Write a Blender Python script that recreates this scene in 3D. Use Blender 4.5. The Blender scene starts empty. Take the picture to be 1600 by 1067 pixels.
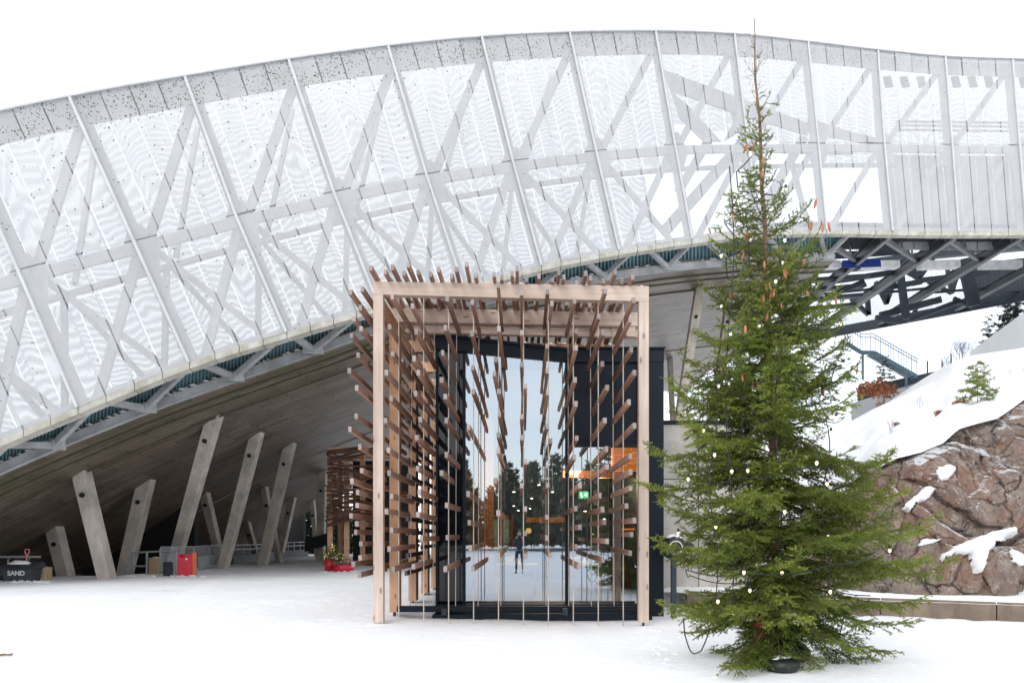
import bpy, math, random
import numpy as np
from mathutils import Vector, Matrix, noise
random.seed(7); RNG = np.random.default_rng(7)
S = bpy.context.scene
COL = S.collection
# ------------------------------------------------------------------ camera
F = 1200.0; CAMH = 1.6; VX, VY = 818.0, 835.0
cam = bpy.data.cameras.new('camera'); co = bpy.data.objects.new('camera', cam); COL.objects.link(co)
co.location = (0, 0, CAMH); co.rotation_euler = (math.pi/2, 0, 0)
cam.sensor_width = 36; cam.lens = 36*F/1600
cam.shift_x = -(VX-800)/1600; cam.shift_y = (VY-533.5)/1600
cam.clip_start = 0.05; cam.clip_end = 2000
S.camera = co
# ------------------------------------------------------------------ world, sun, exposure
W = bpy.data.worlds.new("World"); S.world = W; W.use_nodes = True
nt = W.node_tree; nt.nodes.clear()
out = nt.nodes.new('ShaderNodeOutputWorld')
sky = nt.nodes.new('ShaderNodeTexSky'); sky.sky_type = 'NISHITA'; sky.sun_disc = False
SUN_EL, SUN_AZ = math.radians(38), math.radians(200)
sky.sun_elevation = SUN_EL; sky.sun_rotation = SUN_AZ
bgs = nt.nodes.new('ShaderNodeBackground'); bgs.inputs[1].default_value = 0.06
bgc = nt.nodes.new('ShaderNodeBackground'); bgc.inputs[1].default_value = 0.97
tc = nt.nodes.new('ShaderNodeTexCoord'); nz = nt.nodes.new('ShaderNodeTexNoise'); nz.inputs['Scale'].default_value = 2.2; nz.inputs['Detail'].default_value = 5
rp = nt.nodes.new('ShaderNodeValToRGB'); rp.color_ramp.elements[0].color = (.93, .955, .98, 1); rp.color_ramp.elements[1].color = (1, 1, 1, 1)
rp.color_ramp.elements[0].position = .3; rp.color_ramp.elements[1].position = .65
nt.links.new(tc.outputs['Generated'], nz.inputs['Vector']); nt.links.new(nz.outputs['Fac'], rp.inputs[0]); nt.links.new(rp.outputs[0], bgc.inputs[0])
nt.links.new(sky.outputs[0], bgs.inputs[0])
ad = nt.nodes.new('ShaderNodeAddShader'); nt.links.new(bgs.outputs[0], ad.inputs[0]); nt.links.new(bgc.outputs[0], ad.inputs[1])
nt.links.new(ad.outputs[0], out.inputs[0])
sl = bpy.data.lights.new('sun', 'SUN'); sl.energy = 0.8; sl.angle = math.radians(25); sl.color = (1, .97, .93)
so = bpy.data.objects.new('sun', sl); COL.objects.link(so); so.rotation_euler = (math.pi/2-SUN_EL, 0, math.radians(-25))
S.view_settings.view_transform = 'Standard'; S.view_settings.look = 'None'; S.view_settings.gamma = 1
S.view_settings.use_curve_mapping = False; S.view_settings.exposure = 0.30
S.render.engine = 'CYCLES'
S.cycles.max_bounces = 7; S.cycles.diffuse_bounces = 3; S.cycles.glossy_bounces = 3; S.cycles.transmission_bounces = 4
S.cycles.transparent_max_bounces = 14; S.cycles.caustics_reflective = False; S.cycles.caustics_refractive = False
try:
    S.cycles.use_denoising = True; S.cycles.denoiser = 'OPENIMAGEDENOISE'
except Exception: pass

def P(px, py, Y): return Vector(((px-VX)/F*Y, Y, CAMH+(VY-py)/F*Y))
def gy(py, z=0.0): return (CAMH-z)*F/(py-VY)      # depth of a ground point seen at row py
# ------------------------------------------------------------------ materials
def nodes(name):
    m = bpy.data.materials.new(name); m.use_nodes = True
    t = m.node_tree; b = t.nodes['Principled BSDF']; return m, t, b
def mixc(t, a, b_, fac, mode='MIX'):
    n = t.nodes.new('ShaderNodeMix'); n.data_type = 'RGBA'; n.blend_type = mode
    for sock, v in ((n.inputs[0], fac), (n.inputs[6], a), (n.inputs[7], b_)):
        if isinstance(v, (int, float)): sock.default_value = v
        elif isinstance(v, (tuple, list)): sock.default_value = (*v[:3], 1)
        else: t.links.new(v, sock)
    return n.outputs[2]
def noisef(t, scale, detail=4, rough=.55, vec=None, stretch=None, lo=None, hi=None):
    n = t.nodes.new('ShaderNodeTexNoise'); n.inputs['Scale'].default_value = scale
    n.inputs['Detail'].default_value = detail; n.inputs['Roughness'].default_value = rough
    if vec is None:
        c = t.nodes.new('ShaderNodeTexCoord'); vec = c.outputs['Object']
    if stretch:
        mp = t.nodes.new('ShaderNodeMapping'); mp.inputs['Scale'].default_value = stretch
        t.links.new(vec, mp.inputs[0]); vec = mp.outputs[0]
    t.links.new(vec, n.inputs['Vector'])
    o = n.outputs['Fac']
    if lo is not None:
        r = t.nodes.new('ShaderNodeMapRange'); r.inputs[1].default_value = lo; r.inputs[2].default_value = hi
        t.links.new(o, r.inputs[0]); o = r.outputs[0]
    return o
def math_(t, op, a, b_=None, c=None):
    n = t.nodes.new('ShaderNodeMath'); n.operation = op
    for i, v in enumerate((a, b_, c)):
        if v is None: continue
        if isinstance(v, (int, float)): n.inputs[i].default_value = v
        else: t.links.new(v, n.inputs[i])
    return n.outputs[0]
def bump(t, b, h, s, d=.02):
    n = t.nodes.new('ShaderNodeBump'); n.inputs['Strength'].default_value = s; n.inputs['Distance'].default_value = d
    t.links.new(h, n.inputs['Height']); t.links.new(n.outputs[0], b.inputs['Normal'])
def mat(name, c, rough=.6, metal=0, var=.12, scale=3, c2=None, bmp=.0, bscale=40, stretch=None, spec=.5, rnd=0):
    m, t, b = nodes(name)
    b.inputs['Roughness'].default_value = rough; b.inputs['Metallic'].default_value = metal
    b.inputs['Specular IOR Level'].default_value = spec
    d = c2 or tuple(x*(1-var*2) for x in c); e = tuple(min(1, x*(1+var*.6)) for x in c)
    o = mixc(t, e, d, noisef(t, scale, 5, .6, stretch=stretch, lo=.35, hi=.7))
    if rnd:
        oi = t.nodes.new('ShaderNodeObjectInfo'); f = math_(t, 'MULTIPLY_ADD', oi.outputs['Random'], rnd*2, 1-rnd)
        hs = t.nodes.new('ShaderNodeHueSaturation'); t.links.new(f, hs.inputs['Value']); t.links.new(o, hs.inputs['Color']); o = hs.outputs[0]
    t.links.new(o, b.inputs['Base Color'])
    if bmp: bump(t, b, noisef(t, bscale, 4, .6, stretch=stretch), bmp)
    return m
def emis(name, c, s):
    m, t, b = nodes(name); b.inputs['Base Color'].default_value = (*c, 1)
    b.inputs['Emission Color'].default_value = (*c, 1); b.inputs['Emission Strength'].default_value = s; return m

def wood(name, c1, c2, axis, rnd=.1, knots=True, rough=.75):
    m, t, b = nodes(name); b.inputs['Roughness'].default_value = rough; b.inputs['Specular IOR Level'].default_value = .25
    st = [14, 14, 14]; st[axis] = .7
    oi = t.nodes.new('ShaderNodeObjectInfo'); tcn = t.nodes.new('ShaderNodeTexCoord')
    va = t.nodes.new('ShaderNodeVectorMath'); va.operation = 'ADD'
    cx = t.nodes.new('ShaderNodeCombineXYZ'); r50 = math_(t, 'MULTIPLY', oi.outputs['Random'], 50)
    for i in range(3): t.links.new(r50, cx.inputs[i])
    t.links.new(tcn.outputs['Object'], va.inputs[0]); t.links.new(cx.outputs[0], va.inputs[1]); V = va.outputs[0]
    g = noisef(t, 1.0, 6, .65, V, st, .3, .72)
    o = mixc(t, c1, c2, g)
    big = noisef(t, .9, 3, .5, V, None, .3, .75)
    o = mixc(t, o, tuple(x*.72 for x in c2), math_(t, 'MULTIPLY', big, .55))
    if knots:
        vo = t.nodes.new('ShaderNodeTexVoronoi'); vo.inputs['Scale'].default_value = 1
        mp = t.nodes.new('ShaderNodeMapping'); s2 = [7, 7, 7]; s2[axis] = 2.6; mp.inputs['Scale'].default_value = s2
        t.links.new(V, mp.inputs[0]); t.links.new(mp.outputs[0], vo.inputs['Vector'])
        k = t.nodes.new('ShaderNodeMapRange'); k.inputs[1].default_value = .1; k.inputs[2].default_value = .2
        k.inputs[3].default_value = .8; k.inputs[4].default_value = 0; t.links.new(vo.outputs['Distance'], k.inputs[0])
        o = mixc(t, o, tuple(x*.35 for x in c2), k.outputs[0])
    hs = t.nodes.new('ShaderNodeHueSaturation'); f = math_(t, 'MULTIPLY_ADD', oi.outputs['Random'], rnd*2, 1-rnd)
    t.links.new(f, hs.inputs['Value']); t.links.new(o, hs.inputs['Color']); t.links.new(hs.outputs[0], b.inputs['Base Color'])
    bump(t, b, g, .35, .004)
    return m

def perforated():
    m, t, b = nodes('perforated_screen'); b.inputs['Roughness'].default_value = .6; b.inputs['Specular IOR Level'].default_value = .2
    uv = t.nodes.new('ShaderNodeTexCoord'); sp = t.nodes.new('ShaderNodeSeparateXYZ'); t.links.new(uv.outputs['UV'], sp.inputs[0])
    oi = t.nodes.new('ShaderNodeObjectInfo')
    warp = noisef(t, .85, 2, .5, uv.outputs['UV'], (1, .5, 1))
    warp2 = noisef(t, .35, 1, .5, uv.outputs['UV'])
    ph = math_(t, 'DIVIDE', sp.outputs[1], .021)
    sc = math_(t, 'MULTIPLY_ADD', oi.outputs['Random'], .05, .975)
    ph = math_(t, 'MULTIPLY', ph, sc)
    ph = math_(t, 'ADD', ph, math_(t, 'MULTIPLY', warp, 3.2)); ph = math_(t, 'ADD', ph, math_(t, 'MULTIPLY', warp2, 6))
    hole = math_(t, 'MAXIMUM', math_(t, 'MULTIPLY_ADD', math_(t, 'COSINE', math_(t, 'MULTIPLY', ph, 6.28318)), .42, .38), .02)
    # solid folded margins of every sheet: attribute edge = 0 at the border
    g2 = t.nodes.new('ShaderNodeTexGradient')
    base = mixc(t, (.66, .67, .68), (.59, .60, .615), noisef(t, 1.3, 5, .6, None, (1, 1, .35), .35, .7))
    # lichen and soot spots, thickest on the upper edge of the left part of the wall
    at = t.nodes.new('ShaderNodeAttribute'); at.attribute_name = 'dirt'
    vo = t.nodes.new('ShaderNodeTexVoronoi'); vo.inputs['Scale'].default_value = 17; vo.inputs['Randomness'].default_value = 1
    wn = t.nodes.new('ShaderNodeTexNoise'); wn.inputs['Scale'].default_value = 26
    mv = t.nodes.new('ShaderNodeVectorMath'); mv.operation = 'MULTIPLY_ADD'; mv.inputs[1].default_value = (.06,)*3
    t.links.new(uv.outputs['Object'], wn.inputs['Vector']); t.links.new(wn.outputs['Color'], mv.inputs[0]); t.links.new(uv.outputs['Object'], mv.inputs[2])
    t.links.new(mv.outputs[0], vo.inputs['Vector'])
    sepc = t.nodes.new('ShaderNodeSeparateColor'); t.links.new(vo.outputs['Color'], sepc.inputs[0])
    size = math_(t, 'MULTIPLY', sepc.outputs[0], .5)
    spot = math_(t, 'LESS_THAN', vo.outputs['Distance'], size)
    clump = noisef(t, 1.5, 3, .6, None, None, .35, .6)
    keep = math_(t, 'LESS_THAN', sepc.outputs[1], math_(t, 'MULTIPLY', at.outputs['Fac'], math_(t, 'MULTIPLY_ADD', clump, 1.5, .15)))
    spot = math_(t, 'MULTIPLY', spot, keep)
    base = mixc(t, base, mixc(t, (.07, .065, .045), (.2, .19, .11), sepc.outputs[2]), spot)
    t.links.new(base, b.inputs['Base Color'])
    tr = t.nodes.new('ShaderNodeBsdfTransparent')
    mx = t.nodes.new('ShaderNodeMixShader'); t.links.new(math_(t, 'MULTIPLY', hole, math_(t, 'SUBTRACT', 1, math_(t, 'MULTIPLY', spot, .8))), mx.inputs[0])
    t.links.new(b.outputs[0], mx.inputs[1]); t.links.new(tr.outputs[0], mx.inputs[2])
    o = [n for n in t.nodes if n.type == 'OUTPUT_MATERIAL'][0]; t.links.new(mx.outputs[0], o.inputs[0])
    return m

def concrete(name, c, streak=.5, boards=False, green=0):
    m, t, b = nodes(name); b.inputs['Roughness'].default_value = .8
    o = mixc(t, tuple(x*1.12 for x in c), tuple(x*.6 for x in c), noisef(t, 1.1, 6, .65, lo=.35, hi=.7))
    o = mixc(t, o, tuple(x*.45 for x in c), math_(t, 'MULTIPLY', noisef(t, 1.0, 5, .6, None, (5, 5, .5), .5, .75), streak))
    if boards:
        uv = t.nodes.new('ShaderNodeTexCoord')
        br = t.nodes.new('ShaderNodeTexBrick'); br.inputs['Scale'].default_value = 1; br.inputs['Brick Width'].default_value = 2.4
        br.inputs['Row Height'].default_value = .42; br.inputs['Mortar Size'].default_value = .035; br.inputs['Mortar Smooth'].default_value = .3
        br.inputs['Color1'].default_value = (.5,)*3+(1,); br.inputs['Color2'].default_value = (1,)*3+(1,); br.inputs['Mortar'].default_value = (.14, .15, .11, 1)
        t.links.new(uv.outputs['UV'], br.inputs['Vector'])
        o = mixc(t, o, br.outputs['Color'], .85, 'MULTIPLY')
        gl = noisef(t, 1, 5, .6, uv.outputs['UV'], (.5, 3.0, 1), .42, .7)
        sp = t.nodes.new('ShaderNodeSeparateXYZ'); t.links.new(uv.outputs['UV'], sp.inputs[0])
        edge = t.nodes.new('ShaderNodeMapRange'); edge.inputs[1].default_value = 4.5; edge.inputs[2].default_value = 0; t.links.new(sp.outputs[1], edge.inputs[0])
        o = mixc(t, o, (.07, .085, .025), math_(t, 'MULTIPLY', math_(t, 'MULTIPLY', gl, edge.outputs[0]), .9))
        pale = noisef(t, 1, 4, .6, uv.outputs['UV'], (.25, .9, 1), .5, .7)  # pale streaks paint whitish reflections into the soffit colour
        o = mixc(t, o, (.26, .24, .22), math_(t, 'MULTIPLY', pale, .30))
        b.inputs['Roughness'].default_value = .42
        bump(t, b, br.outputs['Fac'], -.5, .02)
    else: bump(t, b, noisef(t, 25, 5, .6), .25, .01)
    t.links.new(o, b.inputs['Base Color'])
    return m

def snowm():
    m, t, b = nodes('snow'); b.inputs['Roughness'].default_value = .65; b.inputs['Specular IOR Level'].default_value = .25
    o = mixc(t, (.92, .925, .935), (.84, .855, .875), noisef(t, .45, 6, .6, lo=.4, hi=.75))
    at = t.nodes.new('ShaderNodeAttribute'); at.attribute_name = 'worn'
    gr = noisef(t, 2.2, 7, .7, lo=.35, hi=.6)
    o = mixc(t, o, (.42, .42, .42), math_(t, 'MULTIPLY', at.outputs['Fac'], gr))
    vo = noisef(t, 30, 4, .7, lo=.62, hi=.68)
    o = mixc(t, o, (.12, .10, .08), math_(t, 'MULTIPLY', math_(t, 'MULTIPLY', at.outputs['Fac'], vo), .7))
    t.links.new(o, b.inputs['Base Color'])
    a = noisef(t, 3.5, 6, .62); c = noisef(t, 22, 4, .6)
    bump(t, b, math_(t, 'ADD', a, math_(t, 'MULTIPLY', c, .18)), .55, .07)
    return m

def rockm():
    m, t, b = nodes('granite_rock'); b.inputs['Roughness'].default_value = .8
    o = mixc(t, (.25, .18, .145), (.44, .345, .28), noisef(t, 1.1, 10, .8, lo=.40, hi=.60))
    o = mixc(t, o, (.36, .19, .135), math_(t, 'MULTIPLY', noisef(t, .55, 8, .75, None, (1, 1, .8), .49, .58), .8))
    o = mixc(t, o, (.58, .50, .43), math_(t, 'MULTIPLY', noisef(t, 4.2, 10, .85, lo=.52, hi=.58), .75))
    o = mixc(t, o, (.07, .05, .04), math_(t, 'MULTIPLY', noisef(t, 1.2, 10, .8, None, (1.5, 1.5, .55), .54, .62), .85))
    o = mixc(t, o, (.38, .20, .09), math_(t, 'MULTIPLY', noisef(t, .9, 5, .7, None, (1.4, 1, .3), .58, .66), .7))
    o = mixc(t, o, (.02, .016, .014), noisef(t, 9, 9, .85, lo=.56, hi=.62))
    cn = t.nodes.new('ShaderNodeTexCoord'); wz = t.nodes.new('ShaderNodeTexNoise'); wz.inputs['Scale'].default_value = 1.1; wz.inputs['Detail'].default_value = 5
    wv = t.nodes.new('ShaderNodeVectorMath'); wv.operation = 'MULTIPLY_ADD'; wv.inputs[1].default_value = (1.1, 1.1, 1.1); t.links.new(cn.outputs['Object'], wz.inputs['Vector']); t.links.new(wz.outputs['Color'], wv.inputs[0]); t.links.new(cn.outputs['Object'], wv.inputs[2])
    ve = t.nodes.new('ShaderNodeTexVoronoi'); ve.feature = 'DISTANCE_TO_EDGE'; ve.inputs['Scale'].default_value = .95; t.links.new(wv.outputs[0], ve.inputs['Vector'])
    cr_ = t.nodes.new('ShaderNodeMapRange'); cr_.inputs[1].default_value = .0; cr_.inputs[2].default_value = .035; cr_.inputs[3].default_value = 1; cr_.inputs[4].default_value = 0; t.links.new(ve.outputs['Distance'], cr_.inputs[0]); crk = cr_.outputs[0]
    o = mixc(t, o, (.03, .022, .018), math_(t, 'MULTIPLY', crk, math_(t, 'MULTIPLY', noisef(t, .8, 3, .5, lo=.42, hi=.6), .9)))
    g = t.nodes.new('ShaderNodeNewGeometry'); sp = t.nodes.new('ShaderNodeSeparateXYZ'); t.links.new(g.outputs['Normal'], sp.inputs[0])
    s = math_(t, 'ADD', sp.outputs[2], math_(t, 'MULTIPLY', math_(t, 'SUBTRACT', noisef(t, 3, 5, .6), .5), .5))
    r = t.nodes.new('ShaderNodeMapRange'); r.inputs[1].default_value = .80; r.inputs[2].default_value = .86; t.links.new(s, r.inputs[0])
    o = mixc(t, o, (.9, .91, .93), r.outputs[0])
    t.links.new(o, b.inputs['Base Color']); bump(t, b, math_(t, 'ADD', math_(t, 'ADD', noisef(t, 5, 10, .75), math_(t, 'MULTIPLY', noisef(t, 30, 6, .75), .35)), math_(t, 'MULTIPLY', crk, -.8)), 1.0, .16)
    return m

M = dict(
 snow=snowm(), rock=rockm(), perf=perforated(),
 steel=mat('painted_grey_steel', (.42, .425, .43), .55, var=.12, scale=2),
 ribs=mat('pale_grey_steel', (.58, .59, .605), .5, var=.06, scale=2),
 lip=mat('stained_pale_lip', (.52, .505, .46), .7, scale=2.2, c2=(.34, .32, .24)),
 beamfl=mat('beam_flange_grey', (.24, .245, .26), .6, scale=1.5),
 edge=mat('edge_beam_grey', (.40, .405, .42), .6, scale=1.5, c2=(.25, .25, .26)),
 dark=mat('dark_blue_steel', (.022, .036, .050), .5, scale=2),
 darkgrey=mat('dark_grey_steel', (.035, .043, .053), .5, scale=2),
 galv=mat('galvanised_steel', (.36, .38, .39), .45, .4, scale=3),
 deck=mat('teal_corrugated_deck', (.20, .33, .37), .5, scale=1.2),
 conc=concrete('column_concrete', (.50, .445, .385), .4),
 wallc=concrete('panel_concrete', (.58, .54, .48), .2),
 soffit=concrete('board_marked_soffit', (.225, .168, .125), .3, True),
 kerb=concrete('kerb_concrete', (.23, .175, .13), 1.0),
 black=mat('void_black', (.012, .012, .013), .9),
 yard=mat('dark_shade_floor', (.012, .012, .013), .7, scale=1),
 navy=mat('navy_metal_cladding', (.007, .013, .022), .5, spec=.25, var=.1, scale=.8),
 rod=mat('steel_rod', (.55, .48, .42), .45, .3),
 red=mat('red_plastic', (.60, .012, .045), .4, var=.08, scale=2),
 orange=mat('orange_plastic', (.75, .14, .03), .4),
 bin=mat('charcoal_plastic', (.035, .045, .055), .5, scale=3),
 whitep=mat('white_paint', (.78, .78, .78), .5),
 pink=mat('pink_red_handle', (.72, .22, .2), .45),
 palewood=wood('pale_timber_block', (.50, .40, .26), (.30, .21, .11), 2, .1),
 larchz=wood('larch_weathered_vertical', (.78, .655, .575), (.58, .44, .36), 2, .06),
 larchx=wood('larch_weathered_horizontal', (.78, .65, .565), (.58, .435, .35), 0, .05),
 freshz=wood('larch_sheltered_vertical', (.74, .47, .30), (.58, .31, .18), 2, .1),
 freshx=wood('larch_sheltered_horizontal', (.76, .52, .37), (.60, .36, .23), 0, .1),
 slat=wood('slat_wood', (.43, .26, .19), (.21, .115, .08), 1, .28, False),
 slatend=mat('grey_end_grain', (.33, .285, .27), .85, scale=30, rnd=.25),
 slatdark=wood('brown_rough_slat', (.17, .085, .055), (.08, .038, .026), 0, .3, False),
 inwood=wood('interior_wood_panel', (.46, .19, .06), (.30, .11, .035), 2, .1),
 table=wood('light_table_top', (.60, .50, .24), (.5, .4, .18), 0, .05),
 room=mat('dark_interior', (.035, .032, .03), .8),
 roomnavy=mat('dark_blue_interior_wall', (.014, .03, .045), .7),
 bark=mat('spruce_bark', (.27, .16, .10), .85, scale=8, c2=(.12, .075, .05), bmp=.5),
 twig=mat('twig_bark', (.20, .13, .07), .85, scale=8),
 cone=mat('orange_brown_cone', (.44, .17, .08), .7, scale=30, rnd=.2),
 greenpane=mat('pale_green_window_view', (.25, .42, .24), .3, scale=6, c2=(.6, .66, .6)),
 cable=mat('black_cable', (.012, .014, .022), .5),
 rubber=mat('black_rubber', (.012, .012, .014), .45, scale=4),
 bulb=emis('frosted_bulb', (1, .9, .76), .55), bulbon=emis('lit_warm_bulb', (1, .74, .42), 1.3),
 amber=emis('amber_lamp', (.75, .20, .03), .8), spot=emis('spot_light', (1, .93, .82), 12),
 exitg=emis('exit_sign_green', (.03, .34, .19), .6), exitw=emis('exit_sign_white', (.8, 1, .9), 1.3),
 yellow=emis('yellow_disc', (.8, .55, .12), .5),
 blue=mat('blue_tarpaulin', (.01, .035, .26), .5, scale=2),
 bluegrey=mat('blue_grey_rail', (.12, .20, .25), .5),
 greyroof=mat('grey_sheet_roof', (.40, .42, .43), .6, scale=.3, stretch=(1, 1, .2)),
 drybush=mat('rusty_dry_leaves', (.34, .12, .05), .8, scale=6, rnd=.2),
 frost=mat('frosted_twigs', (.42, .45, .52), .8),
 jacket=mat('dark_jacket', (.03, .035, .045), .8), jeans=mat('dark_jeans', (.03, .04, .07), .8), skin=mat('skin', (.6, .38, .29), .6), hair=mat('brown_hair', (.06, .035, .02), .7),
)
def needlem(name, a, b_, c):
    m, t, b = nodes(name); b.inputs['Roughness'].default_value = .6; b.inputs['Specular IOR Level'].default_value = .15
    at = t.nodes.new('ShaderNodeAttribute'); at.attribute_name = 'tint'
    o = mixc(t, a, b_, at.outputs['Fac']); o = mixc(t, o, c, noisef(t, 1.7, 3, .6, lo=.45, hi=.75))
    oi = t.nodes.new('ShaderNodeObjectInfo'); hs = t.nodes.new('ShaderNodeHueSaturation')
    t.links.new(math_(t, 'MULTIPLY_ADD', oi.outputs['Random'], .5, .75), hs.inputs['Value']); t.links.new(o, hs.inputs['Color'])
    t.links.new(hs.outputs[0], b.inputs['Base Color'])
    tl = t.nodes.new('ShaderNodeBsdfTranslucent'); t.links.new(hs.outputs[0], tl.inputs[0])
    mx = t.nodes.new('ShaderNodeMixShader'); mx.inputs[0].default_value = .3
    t.links.new(b.outputs[0], mx.inputs[1]); t.links.new(tl.outputs[0], mx.inputs[2])
    t.links.new(mx.outputs[0], [n for n in t.nodes if n.type == 'OUTPUT_MATERIAL'][0].inputs[0])
    return m
M['needle'] = needlem('spruce_needles', (.05, .09, .015), (.32, .38, .07), (.085, .15, .025))
M['fneedle'] = needlem('frosted_needles', (.05, .075, .05), (.10, .13, .09), (.12, .14, .12))
def glassm():
    m, t, b = nodes('window_glass'); t.nodes.remove(b)
    gl = t.nodes.new('ShaderNodeBsdfGlossy'); gl.inputs['Roughness'].default_value = 0.0; gl.inputs['Color'].default_value = (.80, .90, 1.0, 1)
    tr = t.nodes.new('ShaderNodeBsdfTransparent'); tr.inputs[0].default_value = (.86, .88, .88, 1)
    fr = t.nodes.new('ShaderNodeFresnel'); fr.inputs[0].default_value = 1.5
    f = math_(t, 'MINIMUM', math_(t, 'MULTIPLY_ADD', fr.outputs[0], 1.0, .38), 1)
    mx = t.nodes.new('ShaderNodeMixShader'); t.links.new(f, mx.inputs[0]); t.links.new(tr.outputs[0], mx.inputs[1]); t.links.new(gl.outputs[0], mx.inputs[2])
    bn = t.nodes.new('ShaderNodeBump'); bn.inputs['Strength'].default_value = .02; bn.inputs['Distance'].default_value = .02
    t.links.new(noisef(t, 1.1, 1), bn.inputs['Height']); t.links.new(bn.outputs[0], gl.inputs['Normal'])
    t.links.new(mx.outputs[0], [n for n in t.nodes if n.type == 'OUTPUT_MATERIAL'][0].inputs[0])
    return m
M['glass'] = glassm()
def darkglass():
    m, t, b = nodes('black_glass_panel'); b.inputs['Base Color'].default_value = (.006, .008, .012, 1); b.inputs['Roughness'].default_value = .03; b.inputs['Specular IOR Level'].default_value = .4; return m
M['dglass'] = darkglass()

# ------------------------------------------------------------------ mesh builder
class MB:
    def __init__(s): s.v = []; s.f = []; s.m = []; s.uv = {}
    def add(s, vs, fs, mi=0):
        n = len(s.v); s.v += [tuple(v) for v in vs]; s.f += [tuple(i+n for i in f) for f in fs]; s.m += [mi]*len(fs); return s
    def box(s, x0, x1, y0, y1, z0, z1, mi=0):
        return s.hexa([(x0, y0, z0), (x1, y0, z0), (x1, y1, z0), (x0, y1, z0), (x0, y0, z1), (x1, y0, z1), (x1, y1, z1), (x0, y1, z1)], mi)
    def hexa(s, v, mi=0): return s.add(v, [(0, 3, 2, 1), (4, 5, 6, 7), (0, 1, 5, 4), (1, 2, 6, 5), (2, 3, 7, 6), (3, 0, 4, 7)], mi)
    def bar(s, p, q, w, h, up=(0, 0, 1), mi=0):
        p = Vector(p); q = Vector(q); d = (q-p).normalized(); u = Vector(up); a = d.cross(u)
        if a.length < 1e-4: a = d.cross(Vector((1, 0, 0)))
        a.normalize(); b = a.cross(d).normalized(); a = a*w/2; b = b*h/2
        return s.hexa([p-a-b, p+a-b, q+a-b, q-a-b, p-a+b, p+a+b, q+a+b, q-a+b], mi)
    def tube(s, pts, r, n=6, mi=0, cap=True):
        pts = [Vector(p) for p in pts]; rs = r if isinstance(r, (list, tuple)) else [r]*len(pts); vs = []; fs = []; L = len(pts)
        ref = Vector((0.13, .27, 1)).normalized()
        for i, p in enumerate(pts):
            d = (pts[min(i+1, L-1)]-pts[max(i-1, 0)]).normalized(); a = d.cross(ref)
            if a.length < .05: a = d.cross(Vector((1, 0, 0)))
            a.normalize(); b = a.cross(d)
            for k in range(n): t = 2*math.pi*k/n; vs.append(p+(a*math.cos(t)+b*math.sin(t))*rs[i])
        for i in range(L-1):
            for k in range(n): k2 = (k+1) % n; fs.append((i*n+k, i*n+k2, (i+1)*n+k2, (i+1)*n+k))
        if cap: fs.append(tuple(range(n))[::-1]); fs.append(tuple((L-1)*n+k for k in range(n)))
        return s.add(vs, fs, mi)
    def lathe(s, c, prof, n=20, mi=0, axis='z'):
        vs = []; fs = []
        for r, h in prof:
            for k in range(n):
                t = 2*math.pi*k/n
                o = (r*math.cos(t), r*math.sin(t), h) if axis == 'z' else (r*math.cos(t), h, r*math.sin(t))
                vs.append((c[0]+o[0], c[1]+o[1], c[2]+o[2]))
        for i in range(len(prof)-1):
            for k in range(n): k2 = (k+1) % n; fs.append((i*n+k, i*n+k2, (i+1)*n+k2, (i+1)*n+k))
        fs.append(tuple(range(n))[::-1]); fs.append(tuple((len(prof)-1)*n+k for k in range(n)))
        return s.add(vs, fs, mi)
    def mesh(s, name, mats, smooth=False):
        me = bpy.data.meshes.new(name); me.from_pydata(s.v, [], s.f)
        for m in (mats if isinstance(mats, (list, tuple)) else [mats]): me.materials.append(m)
        if len(set(s.m)) > 1: me.polygons.foreach_set('material_index', s.m)
        if smooth: me.polygons.foreach_set('use_smooth', [True]*len(s.f))
        me.update(); return me
    def build(s, name, mats, parent=None, smooth=False, bevel=0):
        o = link(name, s.mesh(name, mats, smooth), parent)
        if bevel:
            b = o.modifiers.new('bevel', 'BEVEL'); b.width = bevel; b.segments = 2; b.limit_method = 'ANGLE'
        return o
def wloc(p):
    v = Vector((0, 0, 0))
    while p is not None: v += p.location; p = p.parent
    return v
def link(name, data, parent=None, loc=None):
    o = bpy.data.objects.new(name, data); COL.objects.link(o)
    if loc is not None: o.location = loc
    if parent is not None:
        o.parent = parent
        root = parent
        w = wloc(parent) if parent.type == 'EMPTY' else Vector((0, 0, 0))
        if parent.type != 'EMPTY': w = Vector(parent.location)
        o.matrix_parent_inverse = Matrix.Translation(-w)
    return o
def tag(o, label, cat, group=None, kind=None):
    if label: o['label'] = label
    if cat: o['category'] = cat
    if group: o['group'] = group
    if kind: o['kind'] = kind
    return o
def thing(name, label, cat, loc=(0, 0, 0), group=None):
    o = bpy.data.objects.new(name, None); COL.objects.link(o); o.location = loc; o.empty_display_size = .2
    return tag(o, label, cat, group)
def struct(o): o['kind'] = 'structure'; return o
def copy_tree(o, delta, label=None, parent=None):
    c = o.copy(); COL.objects.link(c)
    if parent is None: c.location = Vector(o.location)+Vector(delta)
    else: c.parent = parent
    if label: c['label'] = label
    for ch in list(o.children): copy_tree(ch, delta, None, c)
    return c

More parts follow.
